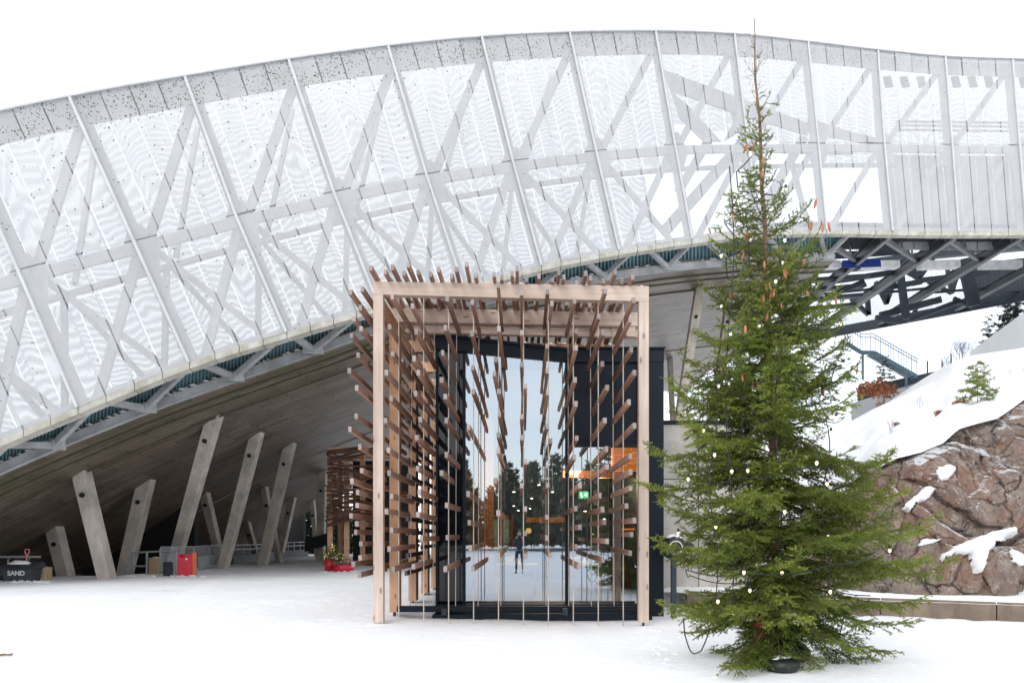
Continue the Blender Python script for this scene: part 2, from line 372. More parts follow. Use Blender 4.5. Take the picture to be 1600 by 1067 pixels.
# ------------------------------------------------------------------ GROUND
def sst(a, b, x): t = np.clip((x-a)/(b-a), 0, 1); return t*t*(3-2*t)
def edgeX(Y): return np.interp(Y, [25.5, 26.6, 29.5, 31, 43, 60, 90], [-60, -22, -16.0, -15.6, -17.2, -19, -19])
def hground(X, Y):
    z = .035*np.sin(X*.33+.6)*np.cos(Y*.21)+.018*np.sin(X*1.1+Y*.7)*np.cos(Y*1.3-X*.4)
    z *= sst(4, 9, np.hypot(X, Y)+2)
    drop = sst(0.25, -.25, X-edgeX(Y))*(Y > 25.5)*(Y < 90)
    z = z*(1-drop)-1.9*drop
    # scraped strip in front of the pavilion
    z -= .05*np.exp(-((Y-15.4)/.9)**2)*sst(-3.2, -2.2, X)*sst(3.6, 2.8, X)
    # ploughed low ridge in front of the spruce, tree mound
    z += .10*np.exp(-(((X-3.1)/1.3)**2+((Y-9.6)/.9)**2))
    return z
xs = np.concatenate([np.linspace(-160, -32, 40), np.linspace(-31.7, 24, 330), np.linspace(25, 160, 40)])
ys = np.concatenate([np.linspace(-160, -12, 40), np.linspace(-10, 5, 20), np.linspace(5.2, 34, 300), np.linspace(34.6, 90, 90), np.linspace(95, 600, 40)])
XX, YY = np.meshgrid(xs, ys); ZZ = hground(XX, YY)
# footprints and trampled tracks
for tr in range(26):
    x0 = random.uniform(-14, 6); y0 = random.uniform(9, 26); a = random.uniform(0, 6.28)
    for st in range(random.randint(10, 30)):
        x0 += .62*math.cos(a); y0 += .62*math.sin(a); a += random.uniform(-.12, .12)
        s = 1 if st % 2 else -1; fx = x0+s*.12*math.sin(a); fy = y0-s*.12*math.cos(a)
        i0 = np.searchsorted(xs, fx-.6); i1 = np.searchsorted(xs, fx+.6); j0 = np.searchsorted(ys, fy-.6); j1 = np.searchsorted(ys, fy+.6)
        if i1 > i0 and j1 > j0:
            dx = XX[j0:j1, i0:i1]-fx; dy = YY[j0:j1, i0:i1]-fy; r2 = (dx*dx+dy*dy)
            ZZ[j0:j1, i0:i1] += -.028*np.exp(-r2/.018)+.009*np.exp(-((np.sqrt(r2)-.26)/.09)**2)
ny, nx = XX.shape
def grid_mesh(name, X, Y, Z, m):
    ny, nx = X.shape
    co_ = np.stack([X, Y, Z], -1).reshape(-1, 3)
    idx = np.arange(ny*nx).reshape(ny, nx)
    q = np.stack([idx[:-1, :-1], idx[:-1, 1:], idx[1:, 1:], idx[1:, :-1]], -1).reshape(-1, 4)
    me = bpy.data.meshes.new(name); me.vertices.add(len(co_)); me.vertices.foreach_set('co', co_.ravel())
    me.loops.add(q.size); me.loops.foreach_set('vertex_index', q.ravel().astype(np.int32))
    me.polygons.add(len(q)); me.polygons.foreach_set('loop_start', np.arange(0, q.size, 4, dtype=np.int32))
    me.update(calc_edges=True); me.polygons.foreach_set('use_smooth', [True]*len(q)); me.materials.append(m); return me
gm = grid_mesh('snowy_ground', XX, YY, ZZ, M['snow'])
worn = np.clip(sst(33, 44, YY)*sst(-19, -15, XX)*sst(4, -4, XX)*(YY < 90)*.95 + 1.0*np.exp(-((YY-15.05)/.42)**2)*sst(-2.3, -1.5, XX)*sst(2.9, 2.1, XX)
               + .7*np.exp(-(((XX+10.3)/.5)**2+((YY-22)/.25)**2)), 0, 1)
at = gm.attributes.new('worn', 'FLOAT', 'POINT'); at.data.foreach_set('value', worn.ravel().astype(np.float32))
struct(link('snowy_ground', gm))
def zg(x, y): return float(hground(np.array(x, float), np.array(y, float)))
yb = MB(); yb.box(-70, -14.6, 26, 57, -1.7, -1.45)  # near-black sheet put in to keep the space under the deck dark
y_ = struct(yb.build('shade_floor', M['yard']))

# ------------------------------------------------------------------ SKI JUMP
ribs = [(-440, 310, -330, 520, -215, 770), (-262, 240, -155, 472, -48, 706), (-72, 192, 30, 422, 122, 636), (110, 153, 210, 376, 296, 566), (290, 121, 369, 336, 448, 519),
        (452, 95, 522, 300, 592, 478), (607, 74, 666, 271.6, 724, 447), (753, 59.6, 801, 251, 846, 415), (890, 52.5, 931, 235.5, 967, 391),
        (1024, 50.5, 1054, 226, 1081, 374), (1147, 55, 1168, 224, 1187, 362), (1262, 67, 1278, 224, 1291, 359), (1371, 80, 1381, 224, 1394, 361),
        (1476, 90, 1487, 226, 1497, 362), (1581, 94, 1592, 227, 1603, 362), (1690, 96, 1700, 228, 1712, 363), (1800, 98, 1810, 229, 1822, 364)]
DX = [-450, -100, 0, 210, 369, 522, 666, 801, 931, 1054, 1168, 1278, 1381, 1487, 1592, 1850]
DV = [19.3, 21.2, 22.1, 23.8, 25.3, 26.5, 27.8, 29.4, 31.2, 33.2, 35.4, 37.4, 38.9, 39.9, 40.6, 41.6]
def Dp(px): return float(np.interp(px, DX, DV))
def cr(i, t, k):
    def g(j): return ribs[max(0, min(len(ribs)-1, j))][k]
    a, b, c, d = g(i-1), g(i), g(i+1), g(i+2)
    if i == 0: a = 2*b-c
    if i+2 > len(ribs)-1: d = 2*c-b
    return .5*((2*b)+(-a+c)*t+(2*a-5*b+4*c-d)*t*t+(-a+3*b-3*c+d)*t**3)
def wp(s, row, off=0):       # s = bay parameter, row 0 top, 1 middle, 2 bottom (fractions allowed)
    i = min(int(s), len(ribs)-2); t = s-i
    T, Mi, B = [(cr(i, t, 2*k), cr(i, t, 2*k+1)) for k in range(3)]
    if row <= 1: x = T[0]+(Mi[0]-T[0])*row; y = T[1]+(Mi[1]-T[1])*row
    else: x = Mi[0]+(B[0]-Mi[0])*(row-1); y = Mi[1]+(B[1]-Mi[1])*(row-1)
    p = P(x, y, Dp(x)); p.y += off; return p
NB = len(ribs)-1
jump = thing('ski_jump', 'huge pale grey ski jump with perforated screens curving over the entrance', 'ski jump', (0, 30, 0))
def panel_mesh(c00, c10, c11, c01, dirt, u0):
    # sheet subdivided into a small grid with folded side returns; UV in metres
    me = bpy.data.meshes.new('panel'); nu, nv = 2, 8; vs = []; uvs = []; dd = []
    L = ((c01-c00).length+(c11-c10).length)/2; Wd = (c10-c00).length
    for j in range(nv+1):
        for i in range(nu+1):
            a = i/nu; b = j/nv; p = (c00*(1-a)+c10*a)*(1-b)+(c01*(1-a)+c11*a)*b
            vs.append(p); uvs.append((u0+a*Wd, b*L)); dd.append(dirt(b))
    fs = []
    for j in range(nv):
        for i in range(nu): k = j*(nu+1)+i; fs.append((k, k+1, k+nu+2, k+nu+1))
    me.from_pydata([tuple(v) for v in vs], [], fs)
    ul = me.uv_layers.new(name='UVMap')
    for lp in me.loops: ul.data[lp.index].uv = uvs[lp.vertex_index]
    at = me.attributes.new('dirt', 'FLOAT', 'POINT'); at.data.foreach_set('value', dd)
    me.materials.append(M['perf']); return me
for i in range(NB):
    sx = max(0, min(1, 1.08-(i/13)))
    for k in range(4):
        s0, s1 = i+k/4, i+(k+1)/4; g = .006
        for row in (0, 1):
            r0, r1 = (0, .994) if row == 0 else (1.004, 2)
            c00, c10, c11, c01 = wp(s0+g, r1), wp(s1-g, r1), wp(s1-g, r0), wp(s0+g, r0)
            jit = Vector((0, random.uniform(-.03, .03), 0))
            if row == 0: dirt = lambda b, sx=sx: sx*(.95 if b > .86 else (.13 if b > .5 else .06))
            else: dirt = lambda b, sx=sx: .03*sx
            link('panel', panel_mesh(c00+jit, c10+jit, c11+jit, c01+jit, dirt, (i*4+k)*1.1), jump)
# ribs, top rail, lip
for i in range(NB+1):
    s = min(i, NB-1e-6)
    b = MB()
    for r0, r1 in ((0, 1), (1, 2)):
        b.bar(wp(s, r0, -.05), wp(s, r1, -.05), .085, .10, (0, 1, 0))
    b.build('rib', M['ribs'], jump)
for i in range(NB):
    b = MB(); l = MB(); rl = MB()
    for k in range(4):
        s0, s1 = i+k/4, i+(k+1)/4
        b.bar(wp(s0, 0, .06)+Vector((0, 0, .05)), wp(s1, 0, .06)+Vector((0, 0, .05)), .30, .05)
        a0, a1 = wp(s0+.004, 2, 0), wp(s1-.004, 2, 0)
        dz = Vector((0, 0, -.20)); dy = Vector((0, .30, -.05))
        lp_ = MB(); lp_.hexa([a0+dz, a1+dz, a1+dz+dy, a0+dz+dy, a0, a1, a1+dy, a0+dy])
        lp_.build('lip_panel', M['lip'], jump)
    b.build('top_rail', M['ribs'], jump)
# parapet plates, near truss
OF = .36
def member(p, q, w, d=.14, m='steel', name='truss_member'):
    b = MB(); b.bar(p, q, w, d, (0, 1, 0)); return b.build(name, M[m], jump)
# 'w' is seen from the front: bar() puts w across d x up
def mem(p, q, w, off=None, m='steel', name='truss_member', d=.12): return member(p, q, w, d, m, name)
for i in range(NB):
    b = MB()
    for k in range(4):
        p0, p1 = wp(i+k/4, -.06, OF-.06), wp(i+(k+1)/4, -.06, OF-.06)
        q0, q1 = wp(i+k/4, .155, OF-.06), wp(i+(k+1)/4, .155, OF-.06)
        e = Vector((0, .05, 0)); b.hexa([q0, q1, q1+e, q0+e, p0, p1, p1+e, p0+e])
    b.build('parapet_plate', M['steel'], jump)
for i in range(NB+1):
    s = min(i, NB-1e-6); sh = .08 if i < 7 else -.06
    mem(wp(s+sh*0, 0, OF), wp(s, 1, OF), .36); mem(wp(s, 1, OF), wp(s, 2, OF), .38)
    # gusset plate at the node
    if i < NB:
        c = wp(s, 1, OF-.07); b = MB(); a = wp(min(s+.17, NB-1e-6), 1, OF-.07); u = wp(s, .86, OF-.07); d_ = wp(s, 1.22, OF-.07); l_ = wp(max(s-.14, 0), 1.02, OF-.07)
        b.add([c+Vector((-.5, 0, -.1)), d_+Vector((-.28, 0, 0)), d_+Vector((.28, 0, 0)), a+Vector((.1, 0, -.25)), a, u+Vector((.35, 0, 0)), u+Vector((-.05, 0, 0))], [(0, 1, 2, 3, 4, 5, 6)])
        b.build('gusset', M['steel'], jump)
for i in range(NB):
    for k in range(2):
        z = Vector((0, 0, -.06)); mem(wp(i+k/2, 1, OF+.05)+z, wp(i+(k+1)/2, 1, OF+.05)+z, .36, name='chord')
        mem(wp(i+k/2, 2, OF)+Vector((0, 0, .12)), wp(i+(k+1)/2, 2, OF)+Vector((0, 0, .12)), .30, name='chord')
    mem(wp(i+.05, 1, OF+.12), wp(i+.95, .12, OF+.12), .30)          # rising diagonal, upper field
    mem(wp(i+.08, 2, OF+.12), wp(i+.97, 1.02, OF+.12), .30)         # rising diagonal, lower field
    if i < 9: mem(wp(i+.08, 1.03, OF+.16), wp(i+.80, 2, OF+.16), .22)
    # far truss, 2.3 m behind
    o2 = 2.3
    mem(wp(i, 1, o2), wp(min(i+1, NB-1e-6), 1, o2), .18, name='chord')
    if i < 8: mem(wp(i+.02, 1, o2), wp(i+.45, 2, o2), .19); mem(wp(i+.45, 2, o2), wp(i+.98, 1, o2), .19)
    if i < 8: mem(wp(i+.10, .95, o2+.05), wp(i+.80, .05, o2+.05), .16)
# far screen (second skin) with missing sheets near the spruce top
for i in range(NB):
    for k in range(4):
        s = i+k/4
        for row in (0, 1):
            if 8.6 < s < 12.3 and row == 1: continue
            if 9.0 < s < 11.2 and row == 0: r1 = .50 + (s-9)*.13
            else: r1 = .995
            r0, r1 = (-.26, r1) if row == 0 else (1.005, 1.99)
            c = [wp(s+.006, r1, 2.75), wp(s+.244, r1, 2.75), wp(s+.244, r0, 2.75), wp(s+.006, r0, 2.75)]
            link('rear_panel', panel_mesh(*c, lambda b: 0, s*4.1), jump)
# irregular grey plates that hang inside around bays 9-11
def plate(pts, off, m='steel', name='inner_plate'):
    f = []; n = len(pts)
    for px, py in pts: p = P(px, py, Dp(px)+off); f.append(p)
    b = MB(); e = Vector((0, .06, 0)); b.add(f+[p+e for p in f], [tuple(range(n)), tuple(range(2*n-1, n-1, -1))]+[((k+1) % n, k, k+n, (k+1) % n+n) for k in range(n)])
    return b.build(name, M[m], jump)
plate([(1034, 108), (1060, 118), (1262, 192), (1262, 212), (1140, 175), (1048, 142)], 1.2)
plate([(1048, 142), (1075, 165), (1128, 222), (1100, 222), (1062, 185)], 1.25)
plate([(1139, 170), (1160, 178), (1166, 200), (1130, 222), (1146, 190)], 1.3)
plate([(1262, 205), (1300, 215), (1372, 228), (1372, 216), (1330, 206), (1262, 184)], 1.2)
for (a, b_, w) in (((1168, 215), (1040, 360), .5), ((1256, 215), (1190, 330), .45), ((1110, 215), (1060, 300), .4), ((1236, 250), (1262, 350), .24)):
    mem(P(*a, Dp(a[0])+1.0), P(*b_, Dp(b_[0])+1.0), w)
b = MB(); b.bar(P(1150, 232, Dp(1150)+1.4), P(1330, 237, Dp(1330)+1.4), .3, .2, (0, 1, 0)); b.build('truss_member', M['steel'], jump)
# solid backing sheets, right part lower field
pale = mat('backing_sheet_pale', (.42, .41, .385), .7, scale=.6)
for i in range(11, NB):
    for k in range(4):
        s = i+k/4
        if s < 11.9: continue
        c = [wp(s+.01, 1.98, .9), wp(s+.24, 1.98, .9), wp(s+.24, 1.03, .9), wp(s+.01, 1.03, .9)]; e = Vector((0, .04, 0))
        b = MB(); b.hexa([c[0], c[1], c[1]+e, c[0]+e, c[3], c[2], c[2]+e, c[3]+e]); b.build('backing_sheet', pale, jump)
for i, px in enumerate((1386, 1412, 1438, 1492, 1518, 1544, 1598)):
    plate([(px-6, 120), (px+6, 119), (px+10, 136), (px-2, 137)], 1.5, 'darkgrey', 'floodlight')
for y in (190, 196, 203):
    mem(P(1400, y, 40.8), P(1640, y+3, 42.5), .07, name='cable_tray')

# flange beam, concrete deck underside
FL = [(-500, 985), (-230, 852), (0, 742), (224, 649), (366, 598), (492, 555), (560, 531), (700, 490), (850, 458), (1000, 431), (1150, 415), (1305, 407)]
fx = [p[0] for p in FL]; fyv = [p[1] for p in FL]
def flp(px):
    # smooth interpolation of the flange line
    k = max(0, min(len(FL)-2, int(np.searchsorted(fx, px))-1)); 
    def sl(j):
        if j <= 0: return (fyv[1]-fyv[0])/(fx[1]-fx[0])
        if j >= len(FL)-1: return (fyv[-1]-fyv[-2])/(fx[-1]-fx[-2])
        return (fyv[j+1]-fyv[j-1])/(fx[j+1]-fx[j-1])
    h = fx[k+1]-fx[k]; t = (px-fx[k])/h
    y = (2*t**3-3*t*t+1)*fyv[k]+(t**3-2*t*t+t)*h*sl(k)+(-2*t**3+3*t*t)*fyv[k+1]+(t**3-t*t)*h*sl(k+1)
    return P(px, y, Dp(px)+1.5)
pxs = np.linspace(-420, 1305, 140); FP = [flp(p) for p in pxs]
FXs = [p.x for p in FP]; FZs = [p.z for p in FP]; FYs = [p.y for p in FP]
def zslab(x): return float(np.interp(x, FXs, FZs))
def yfront(x): return float(np.interp(x, FXs, FYs))
def ext_sheet(name, y0, y1, dz, m, nx_=140, ny_=14, thick=.25):
    me = bpy.data.meshes.new(name); vs = []; uv = []; fs = []; L = 0
    for i, p in enumerate(FP):
        if i: L += (FP[i]-FP[i-1]).length
        for j in range(ny_+1):
            a = y0+(y1-y0)*j/ny_; vs.append((p.x, p.y+a, p.z+dz)); uv.append((L, a))
    n = ny_+1
    for i in range(len(FP)-1):
        for j in range(ny_): fs.append((i*n+j, (i+1)*n+j, (i+1)*n+j+1, i*n+j+1))
    N = len(vs); vs += [(x, y, z+thick) for x, y, z in vs]; uv += uv
    fs += [tuple(k+N for k in f[::-1]) for f in fs]
    for i in range(len(FP)-1):
        for j, fl in ((0, 0), (ny_, 1)):
            q = (i*n+j, (i+1)*n+j, (i+1)*n+j+N, i*n+j+N); fs.append(q if fl else q[::-1])
    e = len(FP)-1
    for j in range(ny_): fs.append((e*n+j, e*n+j+1, e*n+j+1+N, e*n+j+N)); fs.append((j, j+N, j+1+N, j+1))
    me.from_pydata(vs, [], fs); ul = me.uv_layers.new(name='UVMap')
    for lp in me.loops: ul.data[lp.index].uv = uv[lp.vertex_index]
    me.materials.append(m); return link(name, me, jump)
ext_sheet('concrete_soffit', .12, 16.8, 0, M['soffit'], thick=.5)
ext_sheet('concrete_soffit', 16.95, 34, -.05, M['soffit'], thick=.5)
for v in (.9, 1.7, 3.2):
    b = MB(); pts = [p+Vector((0, v, -.03)) for p in FP]
    for a_, c_ in zip(pts[::3], pts[3::3]+[pts[-1]]):
        if (c_-a_).length > .1: b.bar(a_, c_, .07, .05)
    b.build('drip_strip', mat('mossy_drip_strip', (.06, .06, .035), .8), jump)
seg = list(range(0, 140, 7))
for a_, c_ in zip(seg, seg[1:]+[139]):
    b = MB()
    for k in range(a_, c_):
        p, q = FP[k], FP[k+1]; u = Vector((0, 0, .36)); e = Vector((0, .12, 0)); u2 = Vector((0, 0, .02))
        b.hexa([p+u2, q+u2, q+u2+e, p+u2+e, p+u, q+u, q+u+e, p+u+e])
        f = Vector((0, -.12, 0)); b.hexa([p+f, q+f, q, p, p+f+u2, q+f+u2, q+u2, p+u2]); 
    b.build('edge_beam', M['edge'], jump)
# teal corrugated deck between lip and edge beam
pl = np.linspace(-380, 1330, 150)
def lipp(px):
    s = np.interp(px, [r[4] for r in ribs], range(len(ribs))); 
    for _ in range(3):
        p = wp(s, 2); cur = p.x/p.y*F+VX; s += (px-cur)/110
        s = max(0, min(NB-1e-4, s))
    return wp(s, 2)
for c in range(0, 150-1, 10):
    b = MB()
    for k in range(c, min(c+10, 149)):
        a0, a1 = lipp(pl[k]), lipp(pl[k+1]); f0, f1 = flp(min(pl[k], 1304)), flp(min(pl[k+1], 1305))
        n_ = 2
        for q in range(n_):
            t0, t1 = q/n_, (q+1)/n_; tm = (t0+t1)/2; z = Vector((0, 0, .34))
            A0 = a0.lerp(a1, t0)+Vector((0, .35, .10)); A1 = a0.lerp(a1, tm)+Vector((0, .35, .10)); A2 = a0.lerp(a1, t1)+Vector((0, .35, .10))
            B0 = f0.lerp(f1, t0)+z+Vector((0, .3, .06)); B1 = f0.lerp(f1, tm)+z+Vector((0, .3, .06)); B2 = f0.lerp(f1, t1)+z+Vector((0, .3, .06))
            up = Vector((0, 0, .17)); b.add([A0, B0, B1+up, A1+up, B2, A2], [(0, 1, 2, 3), (3, 2, 4, 5)])
    b.build('corrugated_deck', M['deck'], jump)
nodesx = [(-60, -160, 0), (85, -5, 133), (228, 160, 283), (366, 310, 427), (490, 455, 550), (610, 580, 672), (724, 700, 775), (835, 800, 885), (945, 915, 985), (1043, 1015, 1080), (1140, 1105, 1180), (1228, 1200, 1262), (1290, 1285, 1330)]
for nx_, l_, r_ in nodesx:
    c = flp(min(nx_, 1300))+Vector((0, -.02, .2))
    for e_ in (l_, r_):
        b = MB(); b.bar(c, lipp(e_)+Vector((0, .25, -.1)), .16, .2); b.build('strut', M['edge'], jump)
    b = MB(); b.box(c.x-.35, c.x+.35, c.y-.15, c.y+.05, c.z-.16, c.z+.16); b.build('bearing_plate', M['steel'], jump)
# white lumps on the edge beam, standing in for sky gleams through the corrugations
b = MB()
for k in range(2, 137):
    for _ in range(2):
        if random.random() < .55:
            t = random.random(); p = FP[k].lerp(FP[k+1], t)+Vector((0, random.uniform(-.05, .0), .38)); r = random.uniform(.04, .09)
            b.add([p+Vector((r*1.8*math.cos(a), r*.6*math.sin(a), 0)) for a in (0, 1, 2.1, 3.1, 4.2, 5.2)]+[p+Vector((0, 0, r))], [(i, (i+1) % 6, 6) for i in range(6)])
o = b.build('sky_gleam_lumps', M['snow']); tag(o, 'small white lumps standing in for sky gleams along the grey steel edge beam', 'snow', kind='stuff')

# right part: cross beams, deck, trusses
def xb(p, q, w=.3, h=.34, m='darkgrey', name='cross_beam'):
    b = MB(); b.bar(p, q, w, h); return b.build(name, M[m], jump)
for i in range(11, NB+1):
    a = wp(min(i, NB-1e-6), 2, .3)+Vector((0, 0, -.25)); ye = float(np.interp(a.x, [15, 24.6, 29.7, 33.6, 38], [60, 59, 55.5, 51.5, 47.5])); q = Vector((a.x, ye, a.z-.1))
    xb(a, q, .20, .10, 'beamfl', 'beam_flange'); xb(a+Vector((0, 0, .32)), q+Vector((0, 0, .26)), .08, .42); xb(a+Vector((0, 0, .62)), q+Vector((0, 0, .50)), .22, .06, 'darkgrey', 'beam_flange')
    for f_ in (.38,):
        c = a.lerp(q, f_)
for i in range(11, NB):
    a = wp(i, 2, .8); c = wp(i+1-1e-6, 2, .8); 
    xb(a+Vector((0, .2, .0)), c+Vector((0, 3.4, .0)), .2, .24, 'beamfl', 'brace'); 
    aw = a+Vector((0, 4.6, .1)); cw = c+Vector((0, 4.4, .1)); d = (cw-aw)
    xb(aw+d*.2, aw+d*.82, .5, .42, 'whitep', 'white_duct')
    xb(a+Vector((0, 9.6, 0)), c+Vector((0, 9.2, .2)), .14, .14, 'dark', 'stringer')
    for q in range(4):
        p = wp(i+q/4, 2, 1.2+q*.6)
        xb(p+Vector((0, 0, -.05)), p+Vector((.15, .4, .9)), .1, .1, 'edge', 'brace')
# roof deck over right bay
for i in range(10, NB):
    b = MB(); n_ = 28; DL = 9 if i < 11 else 3.4; a = wp(i, 2, .5)+Vector((0, 0, .55)); c = wp(i+1-1e-6, 2, .5)+Vector((0, 0, .55))
    for q in range(n_):
        t0, tm, t1 = q/n_, (q+.5)/n_, (q+1)/n_; A0, A1, A2 = a.lerp(c, t0), a.lerp(c, tm)+Vector((0, 0, .09)), a.lerp(c, t1); e = Vector((0, DL, -.1))
        b.add([A0, A0+e, A1+e, A1, A2+e, A2], [(0, 1, 2, 3), (3, 2, 4, 5)])
    b.build('corrugated_deck', M['deck' if i < 11 else 'darkgrey'], jump)
# far bottom chord and web members, about 56 m away
fc = [P(1100, 560, 62), P(1319, 516, 59), P(1460, 489, 55.5), P(1600, 462, 51.5), P(1780, 428, 47.5)]
for a, c in zip(fc[:-1], fc[1:]):
    xb(a, c, .5, .62, 'dark', 'far_chord'); xb(a+Vector((0, -.3, -.36)), c+Vector((0, -.3, -.36)), .2, .08, 'darkgrey', 'far_chord')
ft = [P(1290, 420, 55), P(1460, 398, 56), P(1600, 386, 57), P(1780, 372, 58)]
for a, c in zip(ft[:-1], ft[1:]): xb(a, c, .5, .5, 'dark', 'far_chord')
for (x0, y0, x1, y1, Yd, w) in ((1436, 436, 1408, 405, 52, .24), (1436, 436, 1422, 404, 52, .2), (1436, 436, 1438, 404, 52, .22), (1436, 436, 1458, 404, 52, .24), (1436, 436, 1404, 418, 52, .22),
                       (1385, 475, 1368, 440, 53, .22), (1385, 475, 1384, 440, 53, .26), (1385, 475, 1400, 432, 53, .24), (1487, 458, 1478, 408, 53, .22), (1487, 458, 1502, 410, 53, .24), (1487, 458, 1450, 440, 53, .22),
                       (1404, 410, 1416, 498, 50, .45), (1505, 405, 1522, 478, 50, .8), (1354, 452, 1357, 492, 54, .32), (1357, 492, 1330, 466, 54, .26), (1356, 455, 1440, 440, 50.5, .32), (1440, 438, 1545, 426, 50.5, .3),
                       (1375, 493, 1470, 468, 51, .42), (1420, 500, 1500, 470, 51, .3), (1437, 476, 1428, 488, 52, .2), (1490, 466, 1520, 480, 52, .22), (1368, 497, 1408, 502, 50, .36), (1300, 440, 1400, 425, 47, .3), (1280, 470, 1350, 440, 47, .3), (1300, 400, 1420, 392, 46, .35)):
    b = MB(); b.bar(P(x0, y0, Yd), P(x1, y1, Yd), w, min(w, .24), (0, 1, 0)); b.build('web_member', M['dark'], jump)
# louvred dark sheet at far right and far translucent wall sheets
b = MB()
for q in range(36):
    p0 = P(1518+q*3.3, 412-q*.35, 54.5); p1 = P(1524+q*3.3, 472-q*.6, 54.5); b.bar(p0, p1, .11, .1, (0, 1, 0))
b.build('louvre_sheet', M['dark'], jump)
for q in range(9):
    x0 = 1316+q*36; c = [P(x0+1, 520-q*7, 60), P(x0+34, 513-q*7, 60), P(x0+34, 400, 60), P(x0+1, 400, 60)]
    if q > 6: continue
    link('rear_panel', panel_mesh(*c, lambda b: 0, q), jump)
# stacked dark floor edges left of the beams
for q, (y0, y1) in enumerate(((425, 418), (440, 432), (455, 447), (470, 462), (486, 476))):
    b = MB(); b.bar(P(1255-q*6, y0, 44+q*1.6), P(1362-q*6, y1, 45+q*1.6), .5, .22); b.build('stringer', M['darkgrey'], jump)
b = MB(); b.bar(P(1316, 413, 43), P(1376, 411, 43.5), .05, .42); b.build('tarpaulin', M['blue'], jump)
# added black walls that close off light and stand in for deep shade
b = MB(); b.box(-60, -16.7, 58.3, 58.9, -2, 9); b.build('shade_wall', M['black'], jump)
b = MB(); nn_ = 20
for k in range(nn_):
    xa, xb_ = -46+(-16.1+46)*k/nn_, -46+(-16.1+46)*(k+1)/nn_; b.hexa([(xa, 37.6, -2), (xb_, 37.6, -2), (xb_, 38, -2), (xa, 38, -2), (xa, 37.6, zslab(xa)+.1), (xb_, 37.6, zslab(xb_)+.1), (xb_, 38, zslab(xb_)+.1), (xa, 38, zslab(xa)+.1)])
b.build('shade_wall', M['black'], jump)
b = MB(); b.box(-33, -24.8, 30, 30.4, -2, 3.2); b.build('shade_wall', M['black'], jump)

# raking concrete columns under the deck
def colm(tx, ty, bx, by, w, dy=.55, hole=True, zb=-1.6, side=0, rk=0):
    # depth of the top from the deck surface
    best = None
    for Y in np.linspace(24, 58, 700):
        x = (tx-VX)/F*Y; z = CAMH+(VY-ty)/F*Y
        if Y < yfront(x)+.3: continue
        dz = zslab(x)-z-(.35 if Y > yfront(x)+17 else 0)
        if best is None or abs(dz) < best[0]: best = (abs(dz), Y, x, z)
        if abs(dz) < .03: break
    _, Y, x, z = best
    top = Vector((x, Y, z)); bot = P(bx, by, Y); k = (zb-top.z)/(bot.z-top.z); bot = top+(bot-top)*k; top = top-(bot-top).normalized()*.4
    bot = bot+Vector((bot.x/Y*rk, rk, 0)) if rk else bot; wm = w*.80/F*Y; b = MB(); hx = Vector((wm/2, 0, 0)); hy = Vector((0, dy, 0)); nh = hx*.86
    b.hexa([bot-nh, bot+nh, bot+nh+hy, bot-nh+hy, top-hx, top+hx, top+hx+hy, top-hx+hy])
    c = b.build('column', M['conc'], jump, bevel=.025)
    if hole:
        p = top.lerp(bot, .62/(top-bot).length+.09); h = MB(); h.lathe((p.x, p.y-.012, p.z), [(.085, -.06), (.085, .06)], 14, axis='y'); h.build('tie_hole_disc', M['black'], c)  # black disc stands in for the shade inside a round hole
for a in ((121, 741, 161, 905, 27), (222, 757, 188, 905, 26), (330.5, 652, 279, 852, 25), (398, 679, 357, 846, 21), (450, 696, 415, 854, 20), (79, 828, 98, 905, 25),
          (316, 770, 333, 846, 16), (453, 786, 440, 850, 13), (385, 824, 392, 850, 12), (502, 745, 500, 838, 16), (487, 789, 491, 832, 9), (412, 770, 428, 852, 11),
          (1095, 448, 1063, 650, 17), (1143, 458, 1118, 640, 15), (1242, 438, 1228, 560, 19), (1048, 566, 1052, 650, 9)):
    colm(*a, zb=(-1.6 if a[0] < 600 else 0), rk=(5.5 if 300 < a[0] < 345 else (3 if 345 < a[0] < 470 else 0)))

# ------------------------------------------------------------------ CAFE BUILDING (dark glazed box)
cafe = thing('cafe_building', 'dark navy glazed entrance building standing inside the timber slat frames', 'building', (0, 18, 0))
FY = 15.75
def fx_(px): return (px-VX)/F*FY
def fz_(py): return CAMH+(VY-py)/F*FY
xl, xr = fx_(682), fx_(1036); zt0, zt1 = fz_(523), fz_(546.5); xm = fx_(886)
Z0 = 0.16
def fbox(name, px0, px1, py0, py1, y0, y1, m, bevel=0):
    b = MB(); b.box(fx_(px0), fx_(px1), y0, y1, fz_(py1), fz_(py0)); return b.build(name, M[m], cafe, bevel=bevel)
# sloping roof fascia
b = MB(); x0, x1 = xl-.02, xm+.03
b.hexa([(x0, FY-.10, fz_(547)), (x1, FY-.10, fz_(566)), (x1, 25, fz_(566)), (x0, 25, fz_(547)), (x0, FY-.10, zt0), (x1, FY-.10, zt1), (x1, 25, zt1), (x0, 25, zt0)]); b.build('roof', M['navy'], cafe, bevel=.01)
b = MB(); b.bar((x0-.02, FY-.125, zt0-.02), (x1, FY-.125, zt1-.02), .05, .05); b.build('roof_flashing', M['navy'], cafe)
b = MB(); b.box(xm+.03, xr+.01, FY-.08, 25, fz_(567), zt1-.003); b.build('roof', M['navy'], cafe, bevel=.01)
b = MB(); b.box(xm+.03, xr+.03, FY-.12, 25.1, zt1, zt1+.035); b.build('roof_flashing', M['navy'], cafe)
